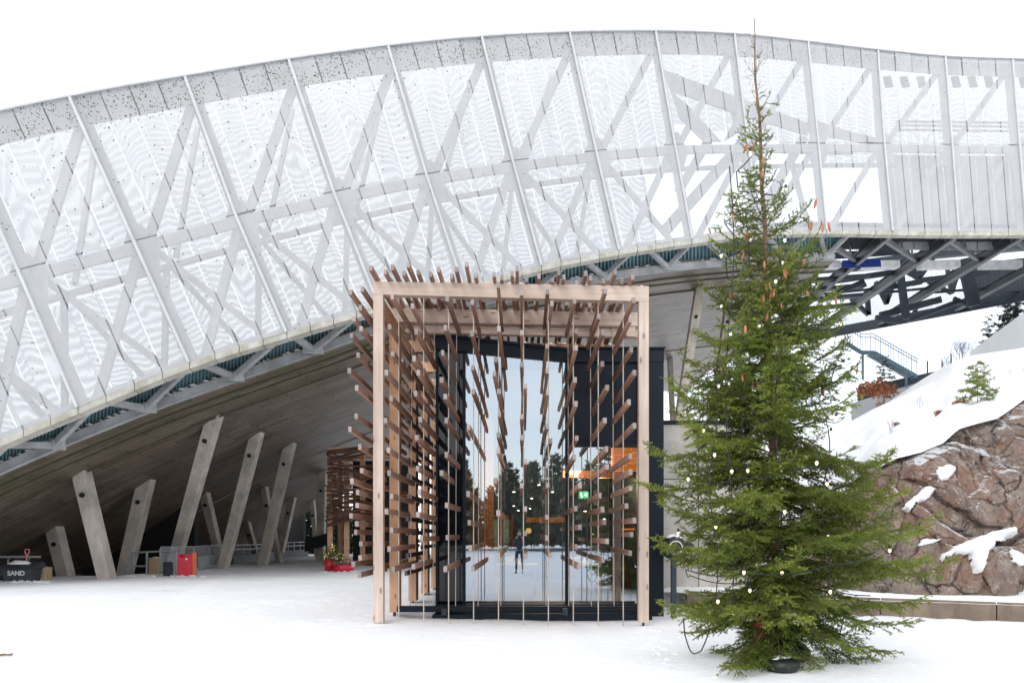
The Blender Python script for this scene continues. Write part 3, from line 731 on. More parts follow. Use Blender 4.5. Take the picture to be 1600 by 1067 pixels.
# glazing and frames
def glassp(name, poly, m='glass'):
    b = MB(); n = len(poly); f = [(fx_(x), FY, fz_(y)) for x, y in poly]; b.add(f, [tuple(range(n))]); return b.build(name, M[m], cafe)
glassp('dark_glass_panel', [(684, 941), (724, 941), (724, 551), (684, 548)], 'dglass')
glassp('glass_pane', [(727, 943), (883.5, 943), (883.5, 566), (727, 551)])
glassp('glass_pane', [(889, 943), (996, 943), (996, 698), (889, 698)])
fbox('mullion', 681, 684.5, 548, 944, FY-.06, FY+.1, 'navy'); fbox('mullion', 723, 727.5, 551, 943, FY-.05, FY+.08, 'navy'); fbox('mullion', 883, 889.5, 566, 943, FY-.07, FY+.1, 'navy')
fbox('mullion', 995.5, 1002, 567, 943, FY-.06, FY+.1, 'navy'); fbox('transom', 889.5, 995.5, 692, 698.5, FY-.05, FY+.1, 'navy')
for a0, a1 in ((890, 925.2), (925.6, 960.4), (960.8, 995)):
    fbox('cladding_panel', a0, a1, 567.5, 691.5, FY-.02, FY+.04, 'navy', .004)
fbox('corner_post', 1002.4, 1036, 567.5, 966, FY-.09, FY+.6, 'navy', .01)
fbox('sill', 681, 1002, 943, 951, FY-.12, FY+.2, 'navy')
b = MB(); b.box(xl, xr-.35, 14.98, FY-.02, -.10, .035); b.build('plinth', M['navy'], cafe, bevel=.01)
b = MB(); b.box(xl-.0, xr-.35, FY-.1, FY-.02, .03, .1); b.build('plinth', M['dark'], cafe)
for px in (880, 700):
    b = MB(); b.box(fx_(px)-.05, fx_(px)+.05, 14.95, 15.1, .03, .16); b.build('plinth_bracket', M['dark'], cafe)
# body
b = MB(); b.box(xr-.12, xr, FY+.6, 25, -.1, zt1-.3); b.build('side_wall', M['navy'], cafe)
b = MB(); b.box(xl, xl+.1, FY+.11, 25, -.1, zt0-.4); b.build('side_wall', M['navy'], cafe)
b = MB(); b.box(xl+.1, xr-.12, FY+.11, 25, Z0-.12, Z0-.02); b.build('interior_floor', mat('interior_floor', (.12, .10, .09), .5), cafe)
b = MB(); b.box(xl+.1, xr-.12, FY+.11, 25, 5.0, 5.1); b.build('interior_ceiling', M['room'], cafe)
b = MB(); b.box(xl+.1, xr-.12, 24.8, 25, 0, 3.55)  # back wall with a window opening
b = MB()
wx0, wx1, wz0, wz1 = P(770, 0, 24.8).x, P(800, 0, 24.8).x, P(0, 862, 24.8).z, P(0, 808, 24.8).z
b.box(xl+.1, wx0, 24.8, 25, 0, 5.0); b.box(wx1, xr-.12, 24.8, 25, 0, 5.0); b.box(wx0, wx1, 24.8, 25, wz1, 5.0); b.box(wx0, wx1, 24.8, 25, 0, wz0)
b.build('back_wall', M['roomnavy'], cafe)
for a in (wx0, (wx0+wx1)/2, wx1):
    b = MB(); b.box(a-.03, a+.03, 24.7, 24.79, wz0, wz1+.04); b.build('window_frame', M['inwood'], cafe)
b = MB(); b.box(wx0-.03, wx1+.03, 24.68, 24.79, wz1, wz1+.08); b.build('window_frame', M['inwood'], cafe)
b = MB(); b.add([(wx0, 24.9, wz0), (wx1, 24.9, wz0), (wx1, 24.9, wz1), (wx0, 24.9, wz1)], [(0, 1, 2, 3)]); b.build('window_pane', M['greenpane'], cafe)
# interior timber lining of left wall, one board each
for k in range(18):
    y0 = FY+.35+k*.42; b = MB(); d = .02*(k % 2); b.box(xl+.11, xl+.86+d, y0, y0+.40, .15, 4.9); b.build('lining_board', M['inwood'], cafe)
for (px, py0, py1, Y) in ((915, 735, 746, 19), ):
    b = MB(); b.box(P(880, 0, Y).x, P(1000, 0, Y).x, Y, Y+.2, P(0, py1, Y).z, P(0, py0, Y).z); b.build('timber_beam', M['inwood'], cafe)
b = MB(); b.box(P(822, 0, 22).x, P(884, 0, 22).x, 22, 22.25, P(0, 816, 22).z, P(0, 808, 22).z); b.build('timber_beam', M['inwood'], cafe)
b = MB(); b.lathe((P(826, 829, 24).x, 24, P(826, 829, 24).z), [(.09, 0), (.09, .02)], 16, axis='y'); tag(b.build('wall_disc', M['yellow']), 'small round yellow disc on the dark back wall inside', 'disc')
# interior things
def spotlight(px, py, Y, lab):
    p = P(px, py, Y); t = thing('spotlight', None, 'spotlight', (p.x, Y, p.z), 'white ceiling spotlights glowing behind the tall glass pane')
    t['label'] = lab
    b = MB(); b.lathe((p.x, Y, p.z), [(.035, 0), (.035, .14)], 10); b.build('lamp_housing', M['dark'], t)
    b = MB(); b.lathe((p.x, Y, p.z-.015), [(.028, 0), (.034, .012)], 10); b.build('lamp_lens', M['spot'], t)
    b = MB(); b.tube([(p.x, Y, p.z+.14), (p.x, Y, 5.0)], .008, 5); b.build('stem', M['dark'], t)
for a in ((803, 768, 20, 'lit spotlight above and left of the middle rod, upper of a pair'), (842, 757, 19, 'highest lit spotlight behind the tall pane'), (863, 768, 19, 'lit spotlight by the right mullion of the tall pane'),
          (831, 778, 21, 'lit spotlight just right of the middle rod'), (803, 790, 23, 'lit spotlight low left of the middle rod'), (828, 794, 23, 'lit spotlight low right of the middle rod'), (810, 797, 24, 'farthest lowest lit spotlight beside the middle rod'),
          (759, 800, 22, 'lit spotlight near the timber lined wall, farther one'), (741, 811, 21, 'lit spotlight against the timber lined wall, nearer one'), (914, 798, 20, 'lit spotlight right under the green exit sign'), (944, 810, 21, 'lit spotlight behind the right pane, right of the exit sign')): spotlight(*a)
t = thing('exit_sign', 'green illuminated exit sign with white running figure and arrow, behind the right glass', 'exit sign', P(912, 773, 19.5))
b = MB(); p = P(912, 773, 19.5); b.box(p.x-.12, p.x+.12, 19.5, 19.54, p.z-.09, p.z+.09); b.build('sign_box', M['exitg'], t)
b = MB(); b.tube([(p.x-.07, 19.49, p.z+.02), (p.x-.05, 19.49, p.z-.03), (p.x-.08, 19.49, p.z-.07)], .009, 5); b.tube([(p.x-.05, 19.49, p.z-.03), (p.x-.02, 19.49, p.z-.06)], .009, 5); b.lathe((p.x-.06, 19.48, p.z+.05), [(.015, 0), (.015, .005)], 8, axis='y')
b.tube([(p.x-.09, 19.49, p.z), (p.x-.03, 19.49, p.z+.01)], .007, 5); b.build('running_figure', M['exitw'], t)
b = MB(); b.box(p.x+.01, p.x+.06, 19.485, 19.495, p.z-.012, p.z+.012); b.add([(p.x+.05, 19.485, p.z-.04), (p.x+.10, 19.485, p.z), (p.x+.05, 19.485, p.z+.04)], [(0, 1, 2)]); b.build('arrow', M['exitw'], t)
t = thing('amber_lamp', 'glowing orange boxed lamp high behind the right glass pane', 'lamp', P(978, 716, 18.5))
for k in range(3):
    b = MB(); z0 = P(0, 735, 18.5).z; h = .19; b.box(P(957, 0, 18.5).x, P(997, 0, 18.5).x, 18.5, 18.8, z0+k*h, z0+(k+1)*h-.012); b.build('lamp_shade', M['amber'], t)
t = thing('bar_light', 'thin orange glowing strip light behind the lower right glass', 'lamp', P(985, 826, 19)); b = MB(); b.box(P(972, 0, 19).x, P(994, 0, 19).x, 19, 19.05, P(0, 828, 19).z, P(0, 825, 19).z); b.build('light_strip', M['amber'], t)
for nm, (x_, y_, z_), e_ in (('interior_lamp', (.9, 18.6, 3.2), 110), ('interior_lamp', (.7, 21.8, 3.2), 150), ('interior_lamp', (1.9, 19.2, 2.9), 40)):
    l_ = bpy.data.lights.new(nm, 'POINT'); l_.energy = e_; l_.color = (1, .80, .58); l_.shadow_soft_size = .15; o = bpy.data.objects.new(nm, l_); COL.objects.link(o); o.location = (x_, y_, z_)
def table(px, Y, w, lab):
    p = P(px, 0, Y); t = thing('table', lab, 'table', (p.x, Y, .14)); b = MB(); b.box(p.x-w/2, p.x+w/2, Y, Y+.6, .86, .9); b.build('tabletop', M['table'], t)
    for sx in (-1, 1):
        b = MB(); b.box(p.x+sx*(w/2-.08)-.03, p.x+sx*(w/2-.08)+.03, Y+.1, Y+.5, .14, .86); b.build('leg', M['inwood'], t)
    b = MB(); q = p.x-.1; b.add([(q-.2, Y+.2, .905), (q, Y+.25, .93), (q+.02, Y+.3, 1.10), (q-.22, Y+.35, 1.06), (q+.2, Y+.1, .91), (q+.1, Y+.4, 1.05)], [(0, 1, 2, 3), (1, 4, 5)]); o = b.build('napkin', mat('yellow_paper', (.75, .65, .3), .7)); tag(o, 'folded yellow paper standing on the '+('left' if px < 850 else 'right')+' cafe table', 'napkin')
table(808, 18.2, 1.0, 'pale yellow table behind the tall middle glass pane'); table(915, 18.0, .75, 'pale yellow table behind the right glass pane')
def stool(px, Y, lab):
    p = P(px, 0, Y); t = thing('bar_stool', lab, 'stool', (p.x, Y, .14)); b = MB(); b.box(p.x-.16, p.x+.16, Y, Y+.3, .80, .84); b.build('seat', M['inwood'], t)
    b = MB(); b.box(p.x-.16, p.x+.16, Y+.28, Y+.31, .84, .98); b.build('backrest', M['inwood'], t)
    for sx in (-1, 1):
        for sy in (0, 1):
            b = MB(); b.bar((p.x+sx*.13, Y+.02+sy*.26, .8), (p.x+sx*.2, Y-.03+sy*.36, .14), .035, .035); b.build('leg', M['inwood'], t)
stool(972, 17.0, 'wooden bar stool at the lower right corner behind the glass')

# ------------------------------------------------------------------ TIMBER SLAT FRAME
tf = thing('timber_slat_frame', 'weathered larch portal frames bristling with brown slats in front of the dark building', 'timber frame', (0, 15, 0))
XL, XR = -2.683, 2.237; PW = .177
D1 = 13.7
def zt(x): return 6.12-.09*(x-XL)/(XR-XL)
def beam(name, Y, x0, x1, ztop, h, dep, m, sl=True):
    b = MB(); f = (lambda x: ztop-.09*(x-XL)/(XR-XL)) if sl else (lambda x: ztop); h0, h1 = (h if isinstance(h, tuple) else (h, h))
    b.hexa([(x0, Y, f(x0)-h0), (x1, Y, f(x1)-h1), (x1, Y+dep, f(x1)-h1), (x0, Y+dep, f(x0)-h0), (x0, Y, f(x0)), (x1, Y, f(x1)), (x1, Y+dep, f(x1)), (x0, Y+dep, f(x0))])
    return b.build(name, M[m], tf, bevel=.006)
beam('beam', D1, XL, XR, 6.12, (.235, .275), .18, 'larchx')
for x0, zb in ((XL, -.02), (XR-PW, -.02)):
    b = MB(); zt_ = zt(x0+PW/2)-.237-(.04 if x0 > 0 else 0); b.box(x0, x0+PW, D1+.003, D1+.177, .03, zt_); b.build('post', M['larchz'], tf, bevel=.006)
    b = MB(); b.box(x0+.07, x0+.11, D1+.07, D1+.11, -.1, .03); b.build('post_foot', M['darkgrey'], tf)
depths = [13.7, 15.35, 17.9, 20.1, 22.3]
for i, Y in enumerate(depths[1:]):
    b = MB(); b.box(XL, XL+PW, Y+.003, Y+.42, .05, 5.86 if i == 0 else 5.85, 0); o = b.build('post', M['freshz'], tf, bevel=.006)
    b = MB(); b.box(XL+.06, XL+.11, Y+.08, Y+.14, -.1, .05); b.build('post_foot', M['darkgrey'], tf)
    if i == 0:
        beam('beam', Y, XL, XR+.1, 6.13, .275, .2, 'larchx'); beam('beam', Y+.12, XL+.30, XR+.1, 5.83, (.15, .17), .16, 'larchx')
        b = MB(); b.box(XR-PW, XR, Y+.003, Y+.18, 5.56, 5.75); b.build('beam_end', M['larchx'], tf)
    else:
        beam('beam', Y, XL, XR, 6.12, .26, .2, 'freshx')
# roof side rails running back
for Xr in (XL+.05, ):
    b = MB(); b.box(Xr, Xr+.12, D1+.19, 22.2, 5.70, 5.84); b.build('side_rail', M['freshz'], tf)
# rods
RX = [-2.24+.4478*k for k in range(10)]
for k, x in enumerate(RX):
    b = MB(); b.tube([(x, D1+.09, -.12), (x, D1+.09, zt(x)-.2)], .011, 6); b.build('rod', M['rod'], tf)
    b = MB(); b.tube([(x, 15.2, .12), (x, 15.45, 5.9)], .010, 6); b.build('rod', M['rod'], tf)
b = MB(); b.box(-2.50, 2.36, 15.13, 15.27, .075, .19); b.build('tie_bar', M['navy'], tf, bevel=.006)
# slat mesh: unit length along +Y from near end; weathered grey ends
sm = MB(); sm.box(-.029, .029, 0, 1, -.046, .046, 0); sm.m[2] = 1; sm.m[4] = 1
SLAT = sm.mesh('slat', [M['slat'], M['slatend']])
nsl = [0]
def slat(x, y0, L, z, rz=0, rx=0, m=None):
    o = link('slat', SLAT, tf, (x, y0, z)); o.scale = (random.uniform(.9, 1.08), L, random.uniform(.92, 1.06)); o.rotation_euler = (rx+random.uniform(-.006, .006), random.uniform(-.05, .05), rz+random.uniform(-.008, .008)); nsl[0] += 1
z5 = lambda v: 400+v/3.077
z6 = lambda v: 690+v/3.077
cols = {0: ([(215, 195), (220, 340), (235, 470), (205, 560), (210, 685), (200, 790)], [(215, 40), (200, 150), (230, 262), (205, 335), (212, 425), (200, 515), (220, 612)]),
 1: ([(330, 240), (322, 362), (338, 492), (340, 560), (345, 660), (350, 785), (332, 872)], [(355, 128), (345, 240), (338, 350), (355, 465), (335, 600)]),
 2: ([(480, 205), (470, 345), (475, 465), (470, 595), (470, 675), (475, 790)], [(475, 62), (470, 150), (477, 305), (480, 460), (470, 612)]),
 3: ([(600, 222), (598, 372), (602, 537), (605, 652), (600, 822)], [(598, 250), (603, 388), (608, 510), (603, 610)]),
 4: ([(722, 140), (728, 350), (730, 497), (722, 565), (728, 650), (730, 760), (725, 860)], [(720, 45), (727, 187), (715, 342), (722, 545)]),
 5: ([(853, 177), (853, 368), (852, 520), (852, 625), (852, 772)], [(853, -20), (853, 95), (852, 210), (852, 322), (853, 440), (852, 550)]),
 6: ([(980, 172), (983, 228), (975, 432), (978, 552), (980, 655), (973, 818), (978, 888)], [(978, -5), (980, 210), (976, 362), (940, 462), (945, 545)]),
 7: ([(1110, 217), (1100, 362), (1122, 440), (1112, 595), (1117, 710), (1103, 875)], [(1108, 75), (1123, 210), (1115, 320), (1122, 410), (1100, 505), (1112, 600)]),
 8: ([(1240, 170), (1226, 290), (1247, 368), (1226, 518), (1252, 632), (1238, 790)], [(1245, 35), (1255, 120), (1232, 258), (1245, 325), (1236, 385), (1252, 478), (1247, 568)]),
 9: ([(1377, 213), (1378, 307), (1365, 450), (1382, 560), (1372, 702), (1385, 815)], [(1378, 70), (1380, 145), (1388, 222), (1360, 308), (1380, 378), (1367, 445), (1378, 535)])}
for k, (a5, a6) in cols.items():
    x = RX[k]
    for v, zz in [(v, z5) for v in a5]+[(v, z6) for v in a6]:
        px = 540+v[0]/3.077; py = zz(v[1]); dn = x*F/(px-VX) if abs(px-VX) > 25 else 13.1
        dn = min(13.55, max(12.6, dn)); z = CAMH+(VY-py)/F*dn
        L = random.choice([2.7, 2.8, 2.55, 2.9, 2.3]); slat(x+.045*random.choice([-1, 1])*.7, dn, min(L, 15.70-dn), z)
# roof slats on frames 1-2
for zx, zy in [(120, 55), (190, 72), (225, 50), (280, 78), (300, 38), (348, 72), (408, 80), (445, 55), (510, 88), (533, 55), (580, 28), (625, 82), (713, 75), (750, 90), (800, 70), (825, 45), (870, 97), (930, 80), (995, 98), (1025, 62), (1050, 82), (1112, 110), (1155, 62), (1178, 85), (1240, 98), (1297, 55), (1328, 98), (1380, 75)]:
    px, py = 540+zx/3.077, z5(zy); z = 6.13+.05
    dn = (z-CAMH)*F/(VY-py); x = (px-VX)/F*dn; z = zt(x)+.052; slat(x, max(dn, 12.55), random.uniform(2.4, 2.9), z)
for k in range(24):
    x = XL+.1+k*.205+random.uniform(-.06, .06); slat(x, random.uniform(14.9, 15.25), random.uniform(2.8, 3.1), zt(x)+.06+.01)
for k in range(16):
    x = XL+.1+k*.3+random.uniform(-.1, .1); slat(x, random.uniform(17.2, 17.7), 3.0, zt(x)+.06)
# outer left wall
for (x, lst) in ((-2.83, [5.95, 5.55, 5.18, 4.62, 4.05, 3.62, 3.15, 2.72, 2.35, 2.05, 1.78, 1.45, 1.2, .95]), (-2.94, [5.75, 5.35, 4.95, 4.35, 3.42, 2.55, 1.92, 1.62, 1.05])):
    for z in lst: slat(x, random.uniform(12.95, 13.5), random.uniform(2.2, 2.45), z+random.uniform(-.05, .05))
for k in range(14): slat(-2.80, random.uniform(14.7, 15.2), 3.1, 1.0+k*.37+random.uniform(-.08, .08))
for k in range(13): slat(-2.80, random.uniform(17.2, 17.7), 3.0, 1.0+k*.38+random.uniform(-.1, .1))
for k in range(10): slat(-2.80, random.uniform(19.5, 19.9), 3.0, 1.0+k*.5+random.uniform(-.1, .1))
for k in range(13): slat(-2.42, random.uniform(15.75, 16.2), 2.6, .85+k*.385+random.uniform(-.08, .08))
for k in range(13): slat(-2.42, random.uniform(18.2, 18.7), 2.6, .85+k*.385+random.uniform(-.1, .1))
# slim snow ridges on the beams
b = MB()
for Y, n_ in ((13.74, 40), (15.4, 60), (17.95, 40)):
    for k in range(n_):
        if random.random() < .4: continue
        x = random.uniform(XL+.1, XR-.1); r = random.uniform(.03, .09); y = Y+random.uniform(0, .12)
        ring = [(x+r*1.5*math.cos(a), y+r*.5*math.sin(a), zt(x)+.0) for a in np.linspace(0, 6.28, 8)[:-1]]
        b.add(ring+[(x, y, zt(x)+r*.55)], [(i, (i+1) % 7, 7) for i in range(7)])
tag(b.build('snow_on_beams', M['snow'], None, True), 'small heaps of snow lying on top of the larch beams', 'snow', kind='stuff')

# ------------------------------------------------------------------ RIGHT SIDE: wall, kerb, rock, hill
sw = thing('concrete_wall', 'pale concrete panel wall with dark coping right of the navy building', 'wall', (4, 17.6, 0))
wy = 17.4
for x0, x1 in ((1034, 1091), (1092, 1150), (1151, 1190)):
    for y0, y1 in ((663, 748), (749.5, 885)):
        b = MB(); b.box(P(x0, 0, wy).x, P(x1, 0, wy).x, wy, wy+.25, P(0, y1, wy).z if y1 < 800 else -.1, P(0, y0, wy).z); b.build('concrete_panel', M['wallc'], sw, bevel=.008)
b = MB(); b.box(P(1032, 0, wy).x, P(1192, 0, wy).x, wy-.05, wy+.3, P(0, 662.5, wy).z, P(0, 657, wy).z); b.build('coping', M['navy'], sw)
# kerb
ka, kb = Vector((14.0, 11.6, 0)), Vector((3.7, 17.2, 0))
kt = thing('kerb_wall', 'long low stained concrete kerb capped with snow below the rock', 'kerb', (9, 14, 0)); n_ = 6
for k in range(n_):
    p, q = ka.lerp(kb, k/n_), ka.lerp(kb, (k+1)/n_-.0012); b = MB(); b.bar(p+Vector((0, 0, .12)), q+Vector((0, 0, .12)), .38, .46); b.build('kerb_stone', M['kerb'], kt, bevel=.012)
nrm = (kb-ka).cross(Vector((0, 0, 1))).normalized()
if nrm.y < 0: nrm = -nrm
nu_, nv_ = 90, 24; A = np.zeros((nv_, nu_, 3))
for j in range(nv_):
    for i in range(nu_):
        p = ka.lerp(kb, i/(nu_-1)*1.1-.05); w = j/(nv_-1)*5.0
        w_ = -.20+w; q = p+nrm*w_; h = .35 + (.07*min(1, w/.14)) if w > 0 else .30
        h += .03*noise.noise(Vector((q.x*.8, q.y*.8, 3)))+(.012*noise.noise(Vector((q.x*4, q.y*4, 1))))+max(0, w-1.2)*.05
        A[j, i] = (q.x, q.y, h)
tag(link('snow_bank', grid_mesh('snow_bank', A[..., 0], A[..., 1], A[..., 2], M['snow'])), None, None, kind='structure')
# rock face
rt = ([1080, 1160, 1250, 1330, 1372, 1400, 1440, 1475, 1500, 1560, 1600, 1680, 1760, 1900], [870, 860, 830, 762, 716, 700, 690, 676, 655, 640, 612, 585, 560, 520])
def rtop(px): return float(np.interp(px, *rt))
nu_, nv_ = 460, 190; A = np.zeros((nv_, nu_, 3))
def facet(q, sc, seed):
    d, p = noise.voronoi(q*sc+Vector((seed, seed*2, 0))); c = p[0]; v = noise.cell_vector(c*3.7+Vector((seed, 0, 0))); r = (q*sc+Vector((seed, seed*2, 0)))-c
    return (v.x-.5)+1.3*((v.y-.5)*r.x+(v.z-.5)*r.z), min(1, (d[1]-d[0])*9)
def rnoise(q):
    n1 = noise.noise(q*.3); w = Vector((q.x+.35*noise.noise(q*.9), q.y, q.z*1.0+.35*noise.noise(q*.9+Vector((7, 7, 7)))))
    w = Vector((w.x+.30*w.z, w.y, w.z*.8-.15*w.x))
    a, k1 = facet(w, .42, 1.0); b_, k2 = facet(w, 1.0, 5.0); c, k3 = facet(w, 2.3, 9.0)
    return .7*n1+1.15*a+.30*b_+.08*c-.30*(1-k1)-.06*(1-k2)+.07*noise.noise(q*2.6)+.035*noise.noise(q*6)+.018*noise.noise(q*14)
for i in range(nu_):
    px = 1085+(1900-1085)*i/(nu_-1)
    yb_ = 17.3-(px-1085)/815*3.0+.8*math.sin(px*.012); ytp = yb_+2.6+.6*math.sin(px*.021)
    T = P(px, rtop(px), ytp); Xb = (px-VX)/F*yb_
    for j in range(nv_):
        v = j/(nv_-1); e = v**2.0
        y = yb_+(ytp-yb_)*e; z = .15+(T.z-.15)*min(1, v*1.02)**.92
        x = (px-VX)/F*y
        nn = rnoise(Vector((x, y*.6, z*.9))); fade = min(1, (1-v)*5+.12)
        A[j, i] = (x+.10*nn*fade, y-.80*nn*fade, z+.10*noise.noise(Vector((x, z, 7))*1.2)*fade)
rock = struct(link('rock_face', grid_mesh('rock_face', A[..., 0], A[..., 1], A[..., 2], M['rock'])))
rock.data.polygons.foreach_set('use_smooth', [False]*len(rock.data.polygons))
RT = A[-1].copy()
# snowy hill
sil = ([1060, 1150, 1250, 1340, 1385, 1430, 1460, 1475, 1490, 1520, 1600, 1700, 1900], [720, 705, 690, 652, 627, 607, 592, 578, 562, 552, 540, 530, 505])
nu2, nv2 = 240, 100; A2 = np.zeros((nv2, nu2, 3))
for i in range(nu2):
    px = 1060+(1900-1060)*i/(nu2-1); ii = max(0, min(nu_-1, (px-1085)/815*(nu_-1))); k = int(ii)
    R = Vector(RT[k]); ys_ = 30+2*math.sin(px*.01)
    E = P(px, float(np.interp(px, *sil))+1, ys_)
    lip_ = .34+.14*noise.noise(Vector((px*.03, 1, 1)))
    for j in range(nv2):
        v = j/(nv2-1)
        if v < .12:
            t = v/.12; y = R.y-.55*(1-t)**1.0-.02; z = R.z+lip_*math.sqrt(max(0, t))-.25*(1-t)-.05
            x = R.x*(y/R.y) if R.y else R.x
        elif v < .8:
            t = (v-.12)/.68; y = R.y+(E.y-R.y)*t; zl = R.z+lip_-.05+(E.z-R.z-lip_)*t
            z = zl-.35*math.sin(math.pi*t)*.5+.34*noise.noise(Vector((px*.012, y*.3, 2)))*math.sin(math.pi*t)+.10*noise.noise(Vector((px*.05, y*1.1, 5)))*math.sin(math.pi*t); x = (px-VX)/F*y
            if px < 1085: pass
        else:
            t = (v-.8)/.2; y = E.y+40*t; z = E.z+.3*t-6*t*t; x = (px-VX)/F*(E.y+12*t)
        A2[j, i] = (x, y, z)
struct(link('snowy_hill', grid_mesh('snowy_hill', A2[..., 0], A2[..., 1], A2[..., 2], M['snow'])))
def hillpt(px, t):
    i = int((px-1060)/840*(nu2-1)); j = int((.12+.68*t)*(nv2-1)); return Vector(A2[j, i])
# snow patches that cling to the ledges (real drifts)
def drift(pts, thick, lab):
    n = len(pts)
    def inside(x, y):
        c = False
        for k in range(n):
            (x1, y1), (x2, y2) = pts[k], pts[k-1]
            if (y1 > y) != (y2 > y) and x < (x2-x1)*(y-y1)/(y2-y1)+x1: c = not c
        return c
    def edged(x, y):
        best = 1e9
        for k in range(n):
            a = Vector((*pts[k], 0)); b_ = Vector((*pts[k-1], 0)); p = Vector((x, y, 0)); t = max(0, min(1, (p-a).dot(b_-a)/max(1e-6, (b_-a).length_squared))); best = min(best, (p-a-(b_-a)*t).length)
        return best
    PXg = A[..., 0]/A[..., 1]*F+VX; PYg = VY-(A[..., 2]-CAMH)/A[..., 1]*F
    xs_ = [p[0] for p in pts]; ys_ = [p[1] for p in pts]
    js, is_ = np.where((PXg > min(xs_)-4) & (PXg < max(xs_)+4) & (PYg > min(ys_)-4) & (PYg < max(ys_)+4)); ids = {}; vs = []
    for j, i in zip(js, is_):
        x, y = PXg[j, i], PYg[j, i]; wob = 2.0*noise.noise(Vector((x*.12, y*.12, 0))); e = edged(x, y)*(1 if inside(x, y) else -1)+wob
        if e < -1: continue
        h = thick*min(1, max(0, e)/5)**.6; ids[(j, i)] = len(vs); q = A[max(0, j-2):j+3, max(0, i-2):i+3].reshape(-1, 3).mean(0); k = min(1, max(0, e)/4); p = A[j, i]*(1-k)+q*k
        vs.append((p[0], p[1]-h-(.015 if e > 0 else -.05), p[2]+h*.5))
    fs = [(ids[(j, i)], ids[(j, i+1)], ids[(j+1, i+1)], ids[(j+1, i)]) for (j, i) in ids if (j, i+1) in ids and (j+1, i+1) in ids and (j+1, i) in ids]
    me = MB(); me.add(vs, fs); o = me.build('snow_patch', M['snow'], None, True); tag(o, lab, 'snow patch', 'snow patches on the rock')
drift([(1468, 880), (1470, 868), (1500, 850), (1548, 832), (1578, 826), (1588, 836), (1560, 850), (1542, 862), (1530, 898), (1520, 896), (1512, 868), (1490, 866), (1478, 874)], .22, 'largest snow patch draped over the lower boulder by the kerb')
drift([(1462, 742), (1466, 730), (1482, 727), (1492, 735), (1480, 750), (1468, 752)], .12, 'small snow patch near the top of the brown rock')
drift([(1408, 795), (1420, 782), (1446, 760), (1458, 765), (1450, 780), (1430, 790), (1418, 803)], .12, 'slanting snow patch on the left ledge of the rock')
drift([(1432, 852), (1442, 842), (1470, 842), (1462, 848), (1440, 854)], .08, 'thin snow strip on the ledge above the kerb')
drift([(1577, 858), (1586, 860), (1602, 874), (1606, 886), (1590, 884), (1580, 878)], .1, 'snow patch at the right edge of the lower rock')
# grey sheet roof, band wall and slope beyond
gr = thing('grey_roof', 'pale grey sloping sheet roof behind the snowy crest', 'roof', P(1570, 540, 44))
b = MB(); a0, a1, a2, a3 = P(1516, 549, 42), P(1720, 400, 42), P(1740, 420, 52), P(1560, 552, 52); e = Vector((0, 0, -.25)); b.hexa([a0+e, a1+e, a2+e, a3+e, a0, a1, a2, a3]); b.add([a0+e, a1+e, P(1720, 560, 42), P(1516, 560, 42)], [(0, 1, 2, 3)]); b.build('roof_sheet', M['greyroof'], gr)
bw = MB(); bw.hexa([P(1340, 640, 61), P(1475, 595, 61), P(1475, 595, 62), P(1340, 640, 62), P(1340, 606, 61), P(1475, 577, 61), P(1475, 577, 62), P(1340, 606, 62)]); tag(bw.build('dark_band_wall', M['dark']), 'dark low wall sloping behind the snow below the steel stair', 'wall')
b = MB(); b.add([P(1330, 690, 58), P(1480, 600, 58), P(1472, 586, 60), P(1330, 630, 60)], [(0, 1, 2, 3)]); o = b.build('grey_slope', M['greyroof']); struct(o)

# steel stair
st = thing('steel_staircase', 'thin blue-grey outdoor steel staircase with railings beyond the snow hill', 'staircase', P(1380, 590, 60)); SY = 60
def sb(p, q, w, name, m='bluegrey', off=0, h=None): b = MB(); b.bar(P(*p, SY+off), P(*q, SY+off), w, h or w); b.build(name, M[m], st)
for off in (0, 1.3):
    for a, c in (((1322, 536), (1346, 551)), ((1346, 551), (1366, 551)), ((1366, 551), (1432, 588))): sb(a, c, .12, 'stringer', off=off, h=.3)
    for dy_ in (0, -5):
        for a, c in (((1322, 511+dy_*0), (1346, 526)), ((1346, 526), (1365, 526)), ((1365, 526), (1434, 565))):
            sb((a[0], a[1]-dy_*1.0-4), (c[0], c[1]-dy_*1.0-4), .05, 'handrail', off=off)
    for x in list(range(1324, 1436, 4)):
        yb_ = np.interp(x, [1322, 1346, 1366, 1432], [536, 551, 551, 588]); b = MB(); b.bar(P(x, yb_, SY+off), P(x, yb_-28, SY+off), .06 if x % 16 == 0 else .022, .03); b.build('baluster', M['bluegrey'], st)
for k in range(22):
    t = k/21; x = 1366+66*t; y = 551+37*t; b = MB(); p = P(x, y, SY); b.box(p.x-.13, p.x+.13, SY+.05, SY+1.25, p.z-.02, p.z+.02); b.build('tread', M['bluegrey'], st)
for x, y in ((1348, 553), (1416, 580)): sb((x, y), (x, y+40), .14, 'support_post')
for x in (1449, 1486, 1472):
    b = MB(); b.tube([P(x, 592, 55), P(x, 564 if x < 1480 else 552, 55)], .05, 6); tag(b.build('marker_pole', M['dark']), {1449: 'thin dark pole standing right of the steel stair foot', 1486: 'short dark pole on the crest in front of the bare tree', 1472: 'thin dark pole on the snow crest nearest the slope edge'}[x], 'pole')

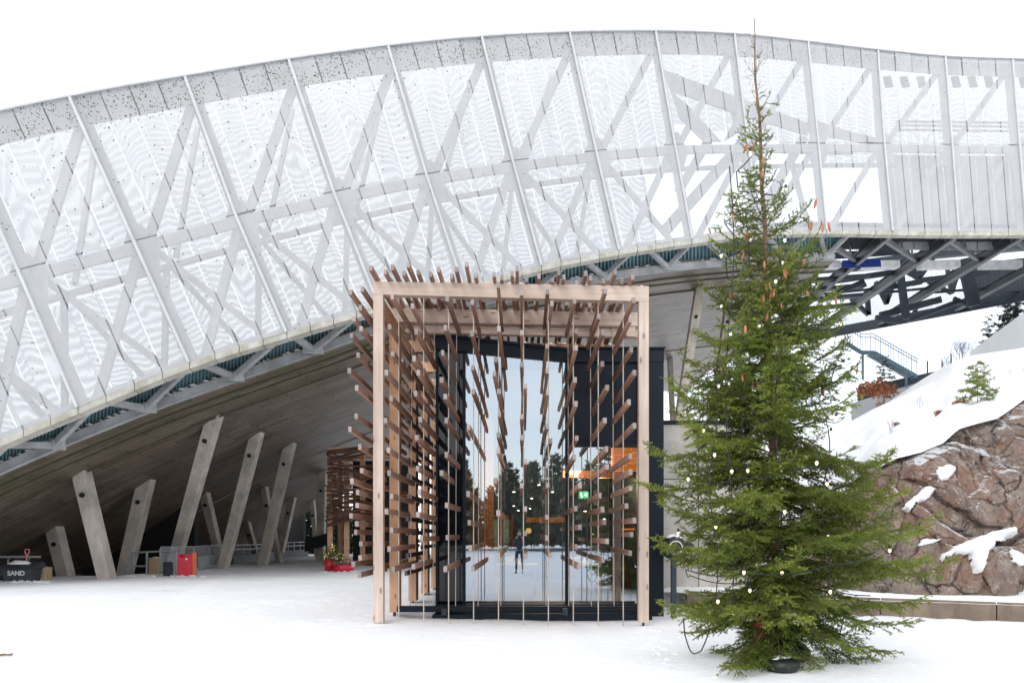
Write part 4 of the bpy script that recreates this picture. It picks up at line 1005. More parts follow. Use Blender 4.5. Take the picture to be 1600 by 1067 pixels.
# ------------------------------------------------------------------ SPRUCE
def shoots_to_mesh(name, segs, rad, tint, mats, nper, nlen, nwid, woody=None):
    # segs: (N,2,3); needles as slim triangles round every shoot, plus a thin twig prism
    segs = np.asarray(segs, float); tint = np.asarray(tint, float)
    d = segs[:, 1]-segs[:, 0]; L = np.linalg.norm(d, axis=1); ok = L > 1e-4; segs, tint, d, L = segs[ok], tint[ok], d[ok], L[ok]; rad = np.asarray(rad)[ok]
    dn = d/L[:, None]; nn = np.maximum(2, (L*nper).astype(int)); need = np.asarray(woody)[ok] if woody is not None else np.ones(len(L), bool)
    nn = np.where(need, nn, 0); idx = np.repeat(np.arange(len(L)), nn); N = len(idx); u = RNG.random(N)
    r = RNG.normal(size=(N, 3)); r[:, 2] += .35; D = dn[idx]; r -= (r*D).sum(1)[:, None]*D; r /= np.linalg.norm(r, axis=1)[:, None]+1e-9
    base = segs[idx, 0]+d[idx]*u[:, None]; nd = r*.82+D*.62; nl = nlen*RNG.uniform(.75, 1.2, N)[:, None]; tip = base+nd*nl
    sd = np.cross(nd, r+.3*D); sd /= np.linalg.norm(sd, axis=1)[:, None]+1e-9; sd *= nwid/2
    nv = np.stack([base-sd, base+sd, tip], 1).reshape(-1, 3); nt_ = np.repeat(tint[idx]*.8+RNG.random(N)*.25, 3)
    # twigs
    a = np.cross(dn, np.array([.2, .3, 1.])); a /= np.linalg.norm(a, axis=1)[:, None]+1e-9; b_ = np.cross(dn, a)
    tv = []
    for k in range(3):
        o = (a*math.cos(2.094*k)+b_*math.sin(2.094*k))*rad[:, None]; tv.append(segs[:, 0]+o); tv.append(segs[:, 1]+o*.8)
    tv = np.stack(tv, 1).reshape(-1, 3); nt0 = len(nv); T = len(L)
    base_i = nt0+np.arange(T)[:, None]*6
    q = np.concatenate([base_i+np.array([[0, 1, 3, 2]]), base_i+np.array([[2, 3, 5, 4]]), base_i+np.array([[4, 5, 1, 0]])], 0)
    me = bpy.data.meshes.new(name); V = np.concatenate([nv, tv]); me.vertices.add(len(V)); me.vertices.foreach_set('co', V.ravel())
    li = np.concatenate([np.arange(nt0), q.ravel()]).astype(np.int32); me.loops.add(len(li)); me.loops.foreach_set('vertex_index', li)
    ls = np.concatenate([np.arange(0, nt0, 3), nt0+np.arange(0, q.size, 4)]).astype(np.int32); me.polygons.add(len(ls)); me.polygons.foreach_set('loop_start', ls)
    mi = np.concatenate([np.zeros(N, int), np.ones(len(q), int)]).astype(np.int32)
    for m_ in mats: me.materials.append(m_)
    me.polygons.foreach_set('material_index', mi); me.update(calc_edges=True)
    at = me.attributes.new('tint', 'FLOAT', 'POINT'); at.data.foreach_set('value', np.concatenate([nt_, np.zeros(len(tv))]).astype(np.float32))
    return me
TY = 9.45
def tx(z): 
    py = VY-(z-CAMH)/TY*F; px = np.interp(py, [25, 120, 250, 450, 700, 1040], [1177.5, 1181, 1190, 1197, 1207, 1216]); return (px-VX)/F*TY
prof_z = [.35, .7, 1.1, 1.35, 2.0, 2.65, 3.4, 3.8, 4.3, 4.6, 5.0, 5.4, 5.8, 6.2, 6.6, 7.0, 7.5]
prof_l = [1.25, 1.6, 1.9, 1.8, 1.55, 1.5, 1.35, 1.1, .82, .68, .85, .80, .55, .50, .36, .30, .26]
prof_r = [1.3, 1.75, 2.05, 1.85, 1.6, 1.45, 1.3, 1.25, 1.15, .95, .62, .58, .42, .34, .30, .27, .24]
tree = thing('christmas_tree', 'tall uneven green spruce with cones and small bulbs in front of the timber frame', 'christmas tree', (tx(.3), TY, 0))
b = MB(); zs = np.linspace(.12, 7.95, 40); b.tube([(tx(z)+.012*math.sin(z*5), TY+.01*math.cos(z*4), z) for z in zs], [max(.006, .062*(1-(z/8.0))**.85+.003) for z in zs], 9); b.build('trunk', M['bark'], tree, True)
def branch(z0, az, L, rise, curl, dens, bare=0, start_off=None, nlen=.019, nper=120, tree_y=TY, txf=tx, base=None):
    segs, rad, tint, nd = [], [], [], []
    n = max(4, int(L/.07)); p = np.array([txf(z0), tree_y, z0]) if base is None else np.array(base, float)
    hd = np.array([math.cos(az), math.sin(az), 0.]); side = np.array([-hd[1], hd[0], 0.])
    wob = random.uniform(-.25, .25); pts = [p]
    for i in range(n):
        t = (i+1)/n; sl_ = rise+curl*t*t-.28*math.sin(math.pi*t)*(1 if z0 < 4 else .2)
        dd = hd*math.cos(sl_)+side*wob*t+np.array([0, 0, math.sin(sl_)]); dd /= np.linalg.norm(dd); p = p+dd*L/n; pts.append(p)
        r = max(.0025, .014*(L/1.5)*(1-t)+.002); segs.append((pts[-2], p)); rad.append(r); tint.append(.25+.6*t); nd.append(t > .15 and not bare)
    sp = .036/dens
    m_ = int(L/sp)
    for k in range(m_):
        t = .06+.94*(k+random.random()*.6)/m_
        if t > .98: continue
        i = min(n-1, int(t*n)); q = pts[i]+(pts[i+1]-pts[i])*(t*n-i); md = pts[i+1]-pts[i]; md = md/np.linalg.norm(md)
        s = 1 if k % 2 else -1
        tl = (.07+.40*min(1, L/1.6)*(1-t)**.75*min(1, t*3.2))*random.uniform(.55, 1.15)
        if random.random() < .12: tl *= .4
        up_ = random.uniform(-.75, .5)
        sd = md*.62+side*s*.85+np.array([0, 0, up_]); sd /= np.linalg.norm(sd)
        ns = max(1, int(tl/.048)); qq = q
        droop = -.10*random.random() if z0 < 4 else .05
        for j in range(ns):
            sd = sd+np.array([0, 0, droop])+md*.05; sd /= np.linalg.norm(sd); q2 = qq+sd*tl/ns; segs.append((qq, q2)); rad.append(.0022); tint.append(.2+.55*t+.35*(j/ns)); nd.append(not bare or random.random() < .2)
            if tl > .09:
                for s2 in (1, -1):
                    if random.random() < .82:
                        ll = min(.14, (tl*(1-(j+.3)/ns)*.55+.03))*random.uniform(.6, 1.2); cr_ = np.cross(sd, np.array([0, 0, 1.])); cr_ /= np.linalg.norm(cr_)+1e-9
                        e = sd*.65+cr_*s2*.7+np.array([0, 0, random.uniform(-.55, .35)]); e /= np.linalg.norm(e); segs.append((q2, q2+e*ll)); rad.append(.0016); tint.append(.25+.6*t*t+.35*random.random()); nd.append(not bare)
            qq = q2
    return segs, rad, tint, nd, pts
tips = []; nbr = 0
z = .42; zlist = []
while z < 7.45:
    cnt = 8 if z < 4.7 else (6 if z < 5.6 else 5)
    base_az = random.uniform(0, 6.28)
    for c in range(cnt): zlist.append((z+random.uniform(-.2, .2), base_az+6.283*c/cnt+random.uniform(-.3, .3)))
    z += .142 if z < 4.7 else (.19 if z < 5.6 else .27)
for (zz, az) in zlist:
    c = math.cos(az); L = np.interp(zz, prof_z, prof_r) if c > 0 else np.interp(zz, prof_z, prof_l)
    L *= (random.uniform(.62, 1.06) if random.random() < .8 else random.uniform(.85, 1.18))*(.84+.16*abs(c))*(1+.22*noise.noise(Vector((c*1.3, math.sin(az)*1.3, zz*.9))))
    if zz < 1.4 and math.sin(az) < -.2 and .1 < c < .55: L *= .75
    if zz > 6.9: rise, curl, dens, bare = 1.0, .35, .55, 1
    elif zz > 6.2: rise, curl, dens, bare = .65, .3, .42, 0
    elif zz > 5.5: rise, curl, dens, bare = .5, .35, .55, 0
    elif zz > 4.6: rise, curl, dens, bare = .38, .35, .62, 0
    elif zz > 2.6: rise, curl, dens, bare = .12, .45, 1, 0
    elif zz > 1.1: rise, curl, dens, bare = -.06, .40, 1, 0
    else: rise, curl, dens, bare = -.22, .38, 1.0, 0
    sg, rd, ti, nd, pts = branch(zz, az, L, rise+random.gauss(0.04, .22), curl+random.uniform(-.1, .5), dens, bare)
    me = shoots_to_mesh('branch', sg, rd, ti, [M['needle'], M['twig']], 300, .0235, .0072, nd)
    NT = globals().get('NT', 0)+len(me.polygons)
    link('branch', me, tree); nbr += 1; tips.append((zz, az, L, pts))
print('branches', nbr, 'tris', NT)
# cones
cm = MB(); cm.lathe((0, 0, 0), [(.004, 0), (.013, -.015), (.018, -.05), (.016, -.09), (.007, -.125)], 8); CONE = cm.mesh('cone', M['cone'], True)
cand = [t for t in tips if t[0] > 3.2 and t[0] < 6.6 and (math.sin(t[1]) < .4)]
for k in range(44):
    zz, az, L, pts = random.choice(cand)
    if zz < 4.2 and random.random() < .5: continue
    i = random.randint(len(pts)//2, len(pts)-1); q = Vector(pts[i])+Vector((random.uniform(-.08, .08), random.uniform(-.08, .02), 0))
    for _ in range(random.choice([1, 1, 2])):
        o = link('cone', CONE, tree, q+Vector((random.uniform(-.03, .03), random.uniform(-.03, .03), -.01))); s = random.uniform(.6, .95); o.scale = (s, s, s); o.rotation_euler = (random.uniform(-.3, .3), random.uniform(-.3, .3), 0)
# string of lights
sl_ = thing('string_lights', 'black cable strings with small round bulbs wound on the spruce', 'string lights', (tx(1)-.5, TY, 0))
bm_ = MB(); bm_.lathe((0, 0, 0), [(.004, .027), (.014, .015), (.019, 0), (.014, -.015), (.004, -.027)], 10); BULB0 = bm_.mesh('bulb', M['bulb'], True); BULB1 = bm_.mesh('bulb', M['bulbon'], True)
sk = MB(); sk.lathe((0, 0, 0), [(.016, .02), (.014, .06)], 8); SOCK = sk.mesh('socket', M['cable'])
def cable(pts, step=.06, r=.007):
    out_ = [Vector(pts[0])]
    for a, c in zip(pts[:-1], pts[1:]):
        a, c = Vector(a), Vector(c); n = max(2, int((c-a).length/.12))
        for k in range(1, n+1): t = k/n; q = a.lerp(c, t); q.z -= .06*math.sin(math.pi*t)*(c-a).length; out_.append(q)
    b = MB(); b.tube(out_, r, 5); b.build('cable', M['cable'], sl_, True); return out_
path = []
for k in range(74):
    zz = .85+k*.072; az = k*.83; Lr = (np.interp(zz, prof_z, prof_r) if math.cos(az) > 0 else np.interp(zz, prof_z, prof_l))*.62
    q = (tx(zz)+Lr*math.cos(az), TY+Lr*.9*math.sin(az), zz+.05*math.sin(k*2.1)); path.append(q)
    if math.sin(az) < .35 and k % 2:
        Lb = Lr*1.12; bp = Vector((tx(zz)+Lb*math.cos(az), TY+Lb*.95*math.sin(az), q[2]+.02)); lit = zz < 3.2
        o = link('bulb', BULB1 if lit else BULB0, sl_, bp); s = link('socket', SOCK, sl_, bp)
cable(path)
for (x0, zt_, zb_, dy_) in ((1140, 6.0, .75, -.75), (1115, 3.6, .9, -.9), (1165, 5.5, 1.0, -.6), (1215, 5.2, 1.2, -.55), (1290, 3.0, 1.0, -.8)):
    pts = []; 
    for t in np.linspace(0, 1, 14): 
        zz = zt_+(zb_-zt_)*t; yy = TY+dy_*(.35+.65*t); pts.append(((x0-VX)/F*yy*(1)+.05*math.sin(t*9), yy, zz))
    cable(pts)
    for q in pts[1::4]:
        o = link('bulb', BULB1 if q[2] < 3 else BULB0, sl_, Vector(q)+Vector((.02, -.03, -.04))); link('socket', SOCK, sl_, Vector(q)+Vector((.02, -.03, -.04)))
lp = [P(1068, 965, 8.9), P(1070, 990, 8.9), P(1078, 1015, 8.95), P(1084, 1021, 9.0), P(1096, 1016, 9.0), P(1108, 985, 9.0)]
cable(lp, r=.008)
cable([P(1320, 955, 9), P(1316, 975, 9), P(1312, 990, 9)], r=.007)
# stand, red pot and tyre-like ballast
t = thing('tree_stand', 'black rubber foot with snow on top holding the spruce trunk', 'tree stand', (tx(.2), TY, 0))
b = MB(); cx = tx(.1); b.lathe((cx, TY, zg(cx, TY)-.02), [(.33, 0), (.38, .06), (.38, .12), (.32, .2), (.2, .24), (.14, .30), (.13, .42)], 28); b.build('foot', M['rubber'], t, True)
b = MB(); b.lathe((P(1222, 0, 8.85).x, 8.85, zg(3, 8.85)), [(.17, 0), (.20, .05), (.19, .10), (.13, .14)], 20); b.build('ballast_ring', M['rubber'], t, True)
b = MB()
for k in range(14):
    a = random.uniform(0, 6.28); r = random.uniform(.02, .12); p = Vector((P(1222, 0, 8.85).x+r*math.cos(a), 8.85+r*math.sin(a), zg(3, 8.85)+.135)); q = random.uniform(.02, .05)
    b.add([p+Vector((q*1.7*math.cos(w), q*math.sin(w), 0)) for w in (0, 1, 2, 3, 4, 5)]+[p+Vector((0, 0, q*.6))], [(i, (i+1) % 6, 6) for i in range(6)])
tag(b.build('snow_lumps', M['snow'], None, True), 'scattered snow on the black rubber ring under the spruce', 'snow', kind='stuff')
b = MB(); rx = P(1208, 0, 9.5).x; b.lathe((rx, 9.55, .20), [(.17, .0), (.20, .05), (.22, .2), (.20, .36), (.12, .40)], 24); tag(b.build('red_tub', M['red'], None, True), 'red rounded tub around the spruce trunk above the black stand', 'tub')

# conifers beyond, small trees
def conifer_mesh(name, H, R, nb, dens, mats, nper=60, nlen=.06, nwid=.02, seed=0):
    random.seed(seed); sg, rd, ti, nd = [], [], [], []
    for k in range(nb):
        z0 = H*(.12+.86*(k/nb)); L = R*(1-(z0/H))**.8*random.uniform(.6, 1.1)+.15
        a = branch(z0, k*2.4+random.random(), L, .05, .3, dens*.35/max(.5, R/1.5), base=(0, 0, z0)); sg += a[0]; rd += a[1]; ti += a[2]; nd += a[3]
    return shoots_to_mesh(name, sg, rd, ti, mats, nper, nlen, nwid, nd)
def small_tree(name, loc, H, R, nb, lab, mats=None, dens=1, **k):
    t = thing(name, lab, 'tree', loc); mats = mats or [M['needle'], M['twig']]
    link('crown', conifer_mesh('crown', H, R, nb, dens, mats, **k), t, loc)
    b = MB(); b.tube([(loc[0], loc[1], loc[2]-.3), (loc[0], loc[1], loc[2]+H*.97)], [.02*H/2, .004], 6); b.build('trunk', M['bark'], t); return t
hp = min((hillpt(1529, t/40) for t in range(1, 40)), key=lambda q: abs(VY-(q.z-CAMH)/q.y*F-638)); small_tree('pine_sapling', tuple(hp), 1.05, .42, 22, 'tiny green pine sapling growing out of the snow slope', nper=110, nlen=.07, nwid=.014, seed=4, dens=1.3)
small_tree('spruce_tree', P(1583, 560, 55), 5.2, 2.2, 60, 'dark frosted conifer rising behind the grey roof', [M['fneedle'], M['twig']], nper=26, nlen=.22, nwid=.08, seed=2)
small_tree('spruce_tree', P(1545, 550, 52), 2.6, .9, 24, 'thin frosted young conifer left of the grey roof', [M['fneedle'], M['twig']], nper=12, nlen=.12, nwid=.04, seed=3)
small_tree('young_pine', P(1382, 625, 50), 3.0, 1.1, 24, 'small sparse pine standing under the steel stair', [M['fneedle'], M['twig']], nper=16, nlen=.12, nwid=.05, seed=5)
random.seed(11)
def bare_tree(loc, H, lab, n0=9):
    t = thing('bare_tree', lab, 'tree', loc); b = MB()
    def rec(p, d, L, r, k):
        q = p+d*L; b.tube([p, p.lerp(q, .5)+Vector((random.uniform(-1, 1), 0, 0))*L*.04, q], [r, r*.85, r*.7], 3, cap=False)
        if k == 0: return
        for _ in range(3 if k > 1 else 4):
            e = (d+Vector((random.uniform(-.6, .6), random.uniform(-.5, .5), random.uniform(-.05, .5)))).normalized(); rec(p.lerp(q, random.uniform(.5, 1)), e, L*random.uniform(.55, .8), r*.6, k-1)
    for _ in range(n0): rec(Vector(loc), Vector((random.uniform(-.6, .6), random.uniform(-.3, .3), 1)).normalized(), H*.35, .02*H/3, 3)
    b.build('crown', M['frost'], t)
bare_tree(P(1500, 580, 50), 3.0, 'pale frosted leafless shrub on the crest above the snow slope'); bare_tree(P(1478, 590, 50), 2.0, 'low frosted leafless shrub at the lower end of the snow crest', 6)
# rusty bush and dry tufts on the slope
def bush(name, loc, R, H, n, m, lab, sz=.06):
    b = MB(); t = thing(name, lab, 'bush', loc)
    for _ in range(n):
        a = random.uniform(0, 6.28); r = R*random.random()**.5; p = Vector((loc[0]+r*math.cos(a), loc[1]+r*math.sin(a)*.6, loc[2]+H*random.random()*(1-.5*(r/R)))); s = sz*random.uniform(.5, 1.3)
        u = Vector((random.gauss(0, 1), random.gauss(0, 1), random.gauss(0, 1))).normalized(); w = u.cross(Vector((.3, .5, .8))).normalized(); b.add([p, p+u*s, p+u*s+w*s*.7, p+w*s*.7], [(0, 1, 2, 3)])
    b.build('leaves', M[m], t)
    b = MB()
    for _ in range(10):
        a = random.uniform(0, 6.28); b.tube([loc, Vector(loc)+Vector((R*.7*math.cos(a), R*.4*math.sin(a), H*.9))], [.03*H/1.5, .005], 4)
    b.build('stem', M['twig'], t)
bush('dry_bush', P(1370, 618, 36), .95, .9, 520, 'drybush', 'rusty brown dry-leaved bush at the foot of the steel stair', .11)
bush('dry_bush', P(1376, 650, 34), .25, 1.0, 120, 'drybush', 'narrow rusty sapling just right of the spruce', .07)
for (px, t_, r, lab) in ((1590, .42, .22, 'brown tuft by the right edge of the snow slope'), (1612, .28, .2, 'brown tuft at the photo edge low on the slope'), (1500, .10, .18, 'brown tuft on the slope just above the rock edge'), (1468, .22, .14, 'brown tuft left of the pine sapling'), (1402, .35, .12, 'faint dry tuft low on the left slope')):
    p = hillpt(px, t_); bush('dry_tuft', p+Vector((0, 0, -.03)), r, .13, 150, 'drybush', lab, .035)

def stems(px, t_, lab):
    p = hillpt(px, t_); t = thing('dry_weed', lab, 'dry weed', tuple(p)); b = MB()
    for _ in range(7):
        q = p+Vector((random.uniform(-.12, .12), random.uniform(-.1, .1), -.05)); e = q+Vector((random.uniform(-.12, .12), 0, random.uniform(.18, .42))); b.tube([q, q.lerp(e, .6)+Vector((.02, 0, 0)), e], [.006, .005, .003], 4); b.tube([q.lerp(e, .6), q.lerp(e, .7)+Vector((random.uniform(-.1, .1), 0, .08))], .003, 3)
    b.build('stem', M['frost'], t)
stems(1400, .30, 'thin grey stems poking through snow below the dry bush'); stems(1440, .5, 'thin grey stems in the middle of the snow slope'); stems(1545, .28, 'thin grey stems just right of the pine sapling'); stems(1395, .12, 'thin grey stems low on the left of the snow slope')
# ------------------------------------------------------------------ LEFT SIDE ITEMS
def at_g(px, Y): x = (px-VX)/F*Y; return Vector((x, Y, zg(x, Y)))
# sand bin
p = at_g(27, 25.9); t = thing('sand_bin', 'charcoal grit bin lettered SAND with a snowy lid', 'bin', p); w = .55
b = MB(); b.hexa([p+Vector(v) for v in ((-.46, 0, 0), (.46, 0, 0), (.46, .6, 0), (-.46, .6, 0), (-.56, -.04, .42), (.53, -.04, .42), (.53, .62, .42), (-.56, .62, .42))]); b.build('body', M['bin'], t, bevel=.02)
b = MB(); b.hexa([p+Vector(v) for v in ((-.62, -.08, .43), (.58, -.08, .43), (.60, .66, .43), (-.62, .66, .43), (-.55, -.02, .50), (.52, -.02, .50), (.50, .62, .66), (-.52, .62, .66))]); b.build('lid', M['bin'], t, bevel=.02)
fc_ = bpy.data.curves.new('lettering', 'FONT'); fc_.body = 'SAND'; fc_.size = .22; fc_.extrude = .004; fc_.align_x = 'CENTER'; fc_.materials.append(M['whitep']); fc_.offset = .006
tmp = bpy.data.objects.new('tmp', fc_); COL.objects.link(tmp); bpy.context.view_layer.update(); lm = bpy.data.meshes.new_from_object(tmp.evaluated_get(bpy.context.evaluated_depsgraph_get())); bpy.data.objects.remove(tmp)
lm.materials.clear(); lm.materials.append(M['whitep']); o = link('lettering', lm, t, p+Vector((.0, -.055, .20))); o.rotation_euler = (math.pi/2+.1, 0, 0)
def snow_cap(c, rx, ry, h, lab, n=26, parent=None):
    vs = []; fs = []; R = 8
    for r in range(R+1):
        f = 1-r/R
        for k in range(n):
            a = 6.283*k/n; q = 1+.16*noise.noise(Vector((math.cos(a)*1.7, math.sin(a)*1.7, c[0]))); vs.append((c[0]+rx*q*f*math.cos(a), c[1]+ry*q*f*math.sin(a), c[2]+h*(1-f**2.6)*(1+.35*noise.noise(Vector((c[0]+f*4*math.cos(a), c[1]+f*4*math.sin(a), 0))))-.02))
    for r in range(R):
        for k in range(n): k2 = (k+1) % n; fs.append((r*n+k, r*n+k2, (r+1)*n+k2, (r+1)*n+k))
    b = MB(); b.add(vs, fs); o = b.build('snow_heap', M['snow'], parent, True)
    if not parent: tag(o, lab, 'snow')
    return o
snow_cap((p.x-.15, p.y+.35, p.z+.58), .45, .26, .12, 'snow lying on the lid of the sand bin')
# shovel
q = P(43, 884, 26.4); t = thing('shovel', 'pink-handled snow shovel stuck upright behind the sand bin', 'shovel', (q.x, q.y, 0))
b = MB(); b.tube([P(42, 900, 26.4), P(41.5, 868, 26.4)], .025, 8); b.build('shaft', M['pink'], t)
b = MB(); b.tube([P(41.5, 868, 26.4), P(39, 862, 26.4), P(39, 858, 26.4), P(46, 858, 26.4), P(46, 862, 26.4), P(42.5, 868, 26.4)], .022, 6); b.build('handle', M['pink'], t)
b = MB(); c_ = P(42, 900, 26.4); b.box(c_.x-.16, c_.x+.16, c_.y-.02, c_.y+.02, -.2, .35); b.build('blade', M['darkgrey'], t)
# rail behind sand bin
t = thing('guard_rail', 'grey tubular rail behind the sand bin at the left edge', 'rail', P(30, 890, 27))
b = MB(); b.bar(P(-160, 869.5, 27), P(62, 869.5, 27), .12, .07); b.build('rail', M['galv'], t)
for x in (-120, -50, 15, 47):
    b = MB(); b.tube([P(x, 905, 27), P(x, 885, 27), P(x-3, 876, 27), P(x, 871, 27)], .03, 6); b.build('post', M['galv'], t)
# timber blocks
def block(px0, px1, py0, py1, Y, lab):
    b = MB(); b.box(P(px0, 0, Y).x, P(px1, 0, Y).x, Y, Y+.4, -.1, P(0, py0, Y).z); tag(b.build('timber_block', M['palewood'], None, bevel=.02), lab, 'timber block', 'pale timber blocks'); 
    snow_cap(((P(px0, 0, Y).x+P(px1, 0, Y).x)/2, Y+.2, P(0, py0, Y).z), (px1-px0)/2/F*Y*.95, .18, .05, 'thin snow on the '+lab)
block(54, 71, 886, 908, 26.4, 'pale square timber block right beside the sand bin'); block(232, 249, 871, 897, 30.5, 'pale timber block left of the mesh barrier')
b = MB(); b.lathe((P(3, 0, 26.5).x, 26.5, .0), [(.16, .0), (.16, .34), (.14, .36)], 16); tag(b.build('round_bollard', M['bin'], None, True), 'short round dark drum at the left photo edge beside the sand bin', 'drum')
# stair railing at the drop
t = thing('stair_railing', 'galvanised pipe railing descending beside the plaza edge', 'railing', P(225, 895, 30.3)); Yr = 30.6
for a, c in (((207, 863), (249, 861)), ((207, 863), (193, 905)), ((207, 884), (228, 884)), ((249, 861), (276, 861)), ((200, 884), (198, 905))):
    b = MB(); b.tube([P(*a, Yr), P(*c, Yr)], .035, 8); b.build('rail', M['galv'], t)
for x in (208, 229.5): b = MB(); b.tube([P(x, 863, Yr), P(x, 905, Yr)], .045, 8); b.build('post', M['galv'], t)
# small black bin, red bin
p = at_g(263, 29.6); t = thing('litter_bin', 'small round black ribbed bin left of the red box', 'bin', p)
b = MB(); b.lathe(p, [(.17, -.05), (.17, .50)], 20); b.build('body', M['bin'], t, True)
for k in range(14):
    a = math.pi+math.pi*(k+.5)/14; b = MB(); c_ = p+Vector((.175*math.cos(a), .175*math.sin(a), 0)); b.box(c_.x-.008, c_.x+.008, c_.y-.01, c_.y+.01, p.z, p.z+.48); b.build('rib', M['bin'], t)
b = MB(); b.lathe(p+Vector((0, 0, .50)), [(.185, 0), (.185, .035), (.10, .05)], 20); b.build('rim', M['bin'], t)
p = at_g(288.5, 29.2); t = thing('red_box', 'bright red open-topped box with orange side next to the black bin', 'box', p)
x0, x1 = -.29, .29
b = MB(); yb_ = p.y; pts = [(x0, 0), (x1, 0), (x1, .88), (.22, .88), (.17, .74), (-.17, .74), (-.22, .88), (x0, .88)]
b.add([(p.x+a, yb_, p.z-.03+c) for a, c in pts]+[(p.x+a, yb_+.03, p.z-.03+c) for a, c in pts], [tuple(range(8)), tuple(range(15, 7, -1))]+[((k+1) % 8, k, k+8, (k+1) % 8+8) for k in range(8)]); b.build('front_panel', M['red'], t)
b = MB(); b.box(p.x+x1-.02, p.x+x1, yb_+.031, yb_+.22, p.z-.03, p.z+.89); b.build('side_panel', M['orange'], t)
b = MB(); b.box(p.x+x1+.001, p.x+x1+.07, yb_+.02, yb_+.22, p.z-.03, p.z+.90); b.build('side_panel', M['orange'], t)
b = MB(); b.box(p.x+x0, p.x+x0+.02, yb_+.031, yb_+.22, p.z-.03, p.z+.85); b.build('side_panel', M['red'], t)
b = MB(); b.box(p.x+x0+.02, p.x+x1-.02, yb_+.19, yb_+.22, p.z-.03, p.z+.84); b.build('rear_panel', M['red'], t)
b = MB(); b.lathe((p.x+.07, yb_-.008, p.z+.66), [(.04, 0), (.04, .008)], 14, axis='y'); b.build('round_sticker', M['whitep'], t)
# mesh barriers
bl = ['first mesh barrier from the left, behind the small black bin', 'second mesh barrier, standing behind the red box', 'third mesh barrier, just right of the red box', 'fourth mesh barrier, farthest along the covered path']
def barrier(A, B, lab):
    A, B = Vector(A), Vector(B); t = thing('mesh_barrier', lab, 'barrier', A, 'galvanised mesh barriers along the plaza edge'); u = Vector((0, 0, 1))
    b = MB(); b.tube([A+u*.12, A+u*1.0, A+(B-A)*.04+u*1.08, B+(A-B)*.04+u*1.08, B+u*1.0, B+u*.12, A+u*.12], .024, 6); b.build('frame', M['galv'], t)
    n = 19
    for k in range(1, n):
        q = A.lerp(B, k/n); b = MB(); b.tube([q+u*.12, q+u*1.08], .010, 4, cap=False); b.build('bar', M['galv'], t)
    for s in (.15, .85): q = A.lerp(B, s); b = MB(); b.bar(q+Vector((0, -.25, .03)), q+Vector((0, .25, .03)), .05, .05); b.build('foot', M['galv'], t)
bp_ = [at_g(250, 30.6), at_g(275.5, 30.9), at_g(303, 32.6), at_g(327, 35.6), at_g(358, 41)]
for k in range(4): barrier(bp_[k], bp_[k].lerp(bp_[k+1], .985), bl[k])
# low wall and hand rail that continue along the path
t = thing('path_handrail', 'dark handrail and low wall running along the covered path', 'railing', (-16.5, 46, 0)); hr = [at_g(359, 41.5), at_g(400, 46), at_g(440, 52), at_g(478, 56)]
for a, c in zip(hr[:-1], hr[1:]):
    for h in (1.05, .8): b = MB(); b.tube([a+Vector((0, 0, h)), c+Vector((0, 0, h))], .03, 6); b.build('rail', M['galv'], t)
    b = MB(); b.bar(a+Vector((0, .2, .15)), c+Vector((0, .2, .15)), .2, .7); b.build('low_wall', M['darkgrey'], t)
    for k in range(4): q = a.lerp(c, k/4); b = MB(); b.tube([q, q+Vector((0, 0, 1.05))], .03, 6); b.build('post', M['galv'], t)
t = thing('pale_wall', 'pale low wall seen behind the mesh barriers under the deck', 'wall', (-17, 48, 0)); b = MB(); b.bar(at_g(300, 34)+Vector((-.9, 0, -.1)), at_g(357, 43)+Vector((-.9, 0, -.1)), .3, 1.2); b.build('wall_face', M['wallc'], t)
b = MB(); b.hexa([P(476, 862, 48), P(515, 850, 44), P(515, 850, 48), P(476, 862, 50), P(476, 842, 48), P(515, 832, 44), P(515, 832, 48), P(476, 842, 50)]); tag(b.build('dark_ramp', M['dark']), 'dark boxy ramp side beside the brown slatted pavilion', 'ramp')
# distant shrub seen through the far opening
bush('far_bushes', (-16.5, 64, 0), 3.2, 5.5, 5000, 'fneedle', 'grey-green bushes beyond the far end of the deck', .28)

# brown slatted pavilion behind
bp = thing('slatted_pavilion', 'smaller rust-brown pavilion of crooked slats behind the left of the frame', 'pavilion', P(545, 880, 37.5)); Yp = 37.5
for px, Y in ((515, 37.5), (541, 37.5), (531, 41), (586, 37.5), (566, 39)):
    b = MB(); x = P(px, 0, Y).x; b.box(x-.11, x+.11, Y, Y+.2, 0, 5.75); b.build('post', M['freshz'], bp)
for Y in (37.4, 41): b = MB(); b.box(P(512, 0, 37.5).x, P(600, 0, 37.5).x, Y, Y+.2, 5.65, 5.85); b.build('beam', M['freshx'], bp)
for k in range(44):
    z = 2.0+k*.085+random.uniform(-.05, .05); x0 = P(512, 0, 37.5).x+random.uniform(-.05, .3); s = random.uniform(-.35, .6); L = random.uniform(1.3, 2.6)
    Y = 37.2+random.uniform(-.15, .1); b = MB(); b.bar((x0, Y, z), (x0+L, Y+random.uniform(-.1, .1), z+s), .06, .08); b.build('slat', M['slatdark'], bp)
for k in range(16):
    z = 2.4+k*.22; b = MB(); b.bar((P(513, 0, 37.5).x, 37.4, z), (P(513, 0, 37.5).x+random.uniform(-.1, .5), 41, z+random.uniform(-.3, .3)), .06, .08); b.build('slat', M['slatdark'], bp)
b = MB(); b.box(P(548, 0, 39).x, P(640, 0, 39).x, 39.5, 42, 0, 5.4); b.build('dark_core', M['black'], bp)
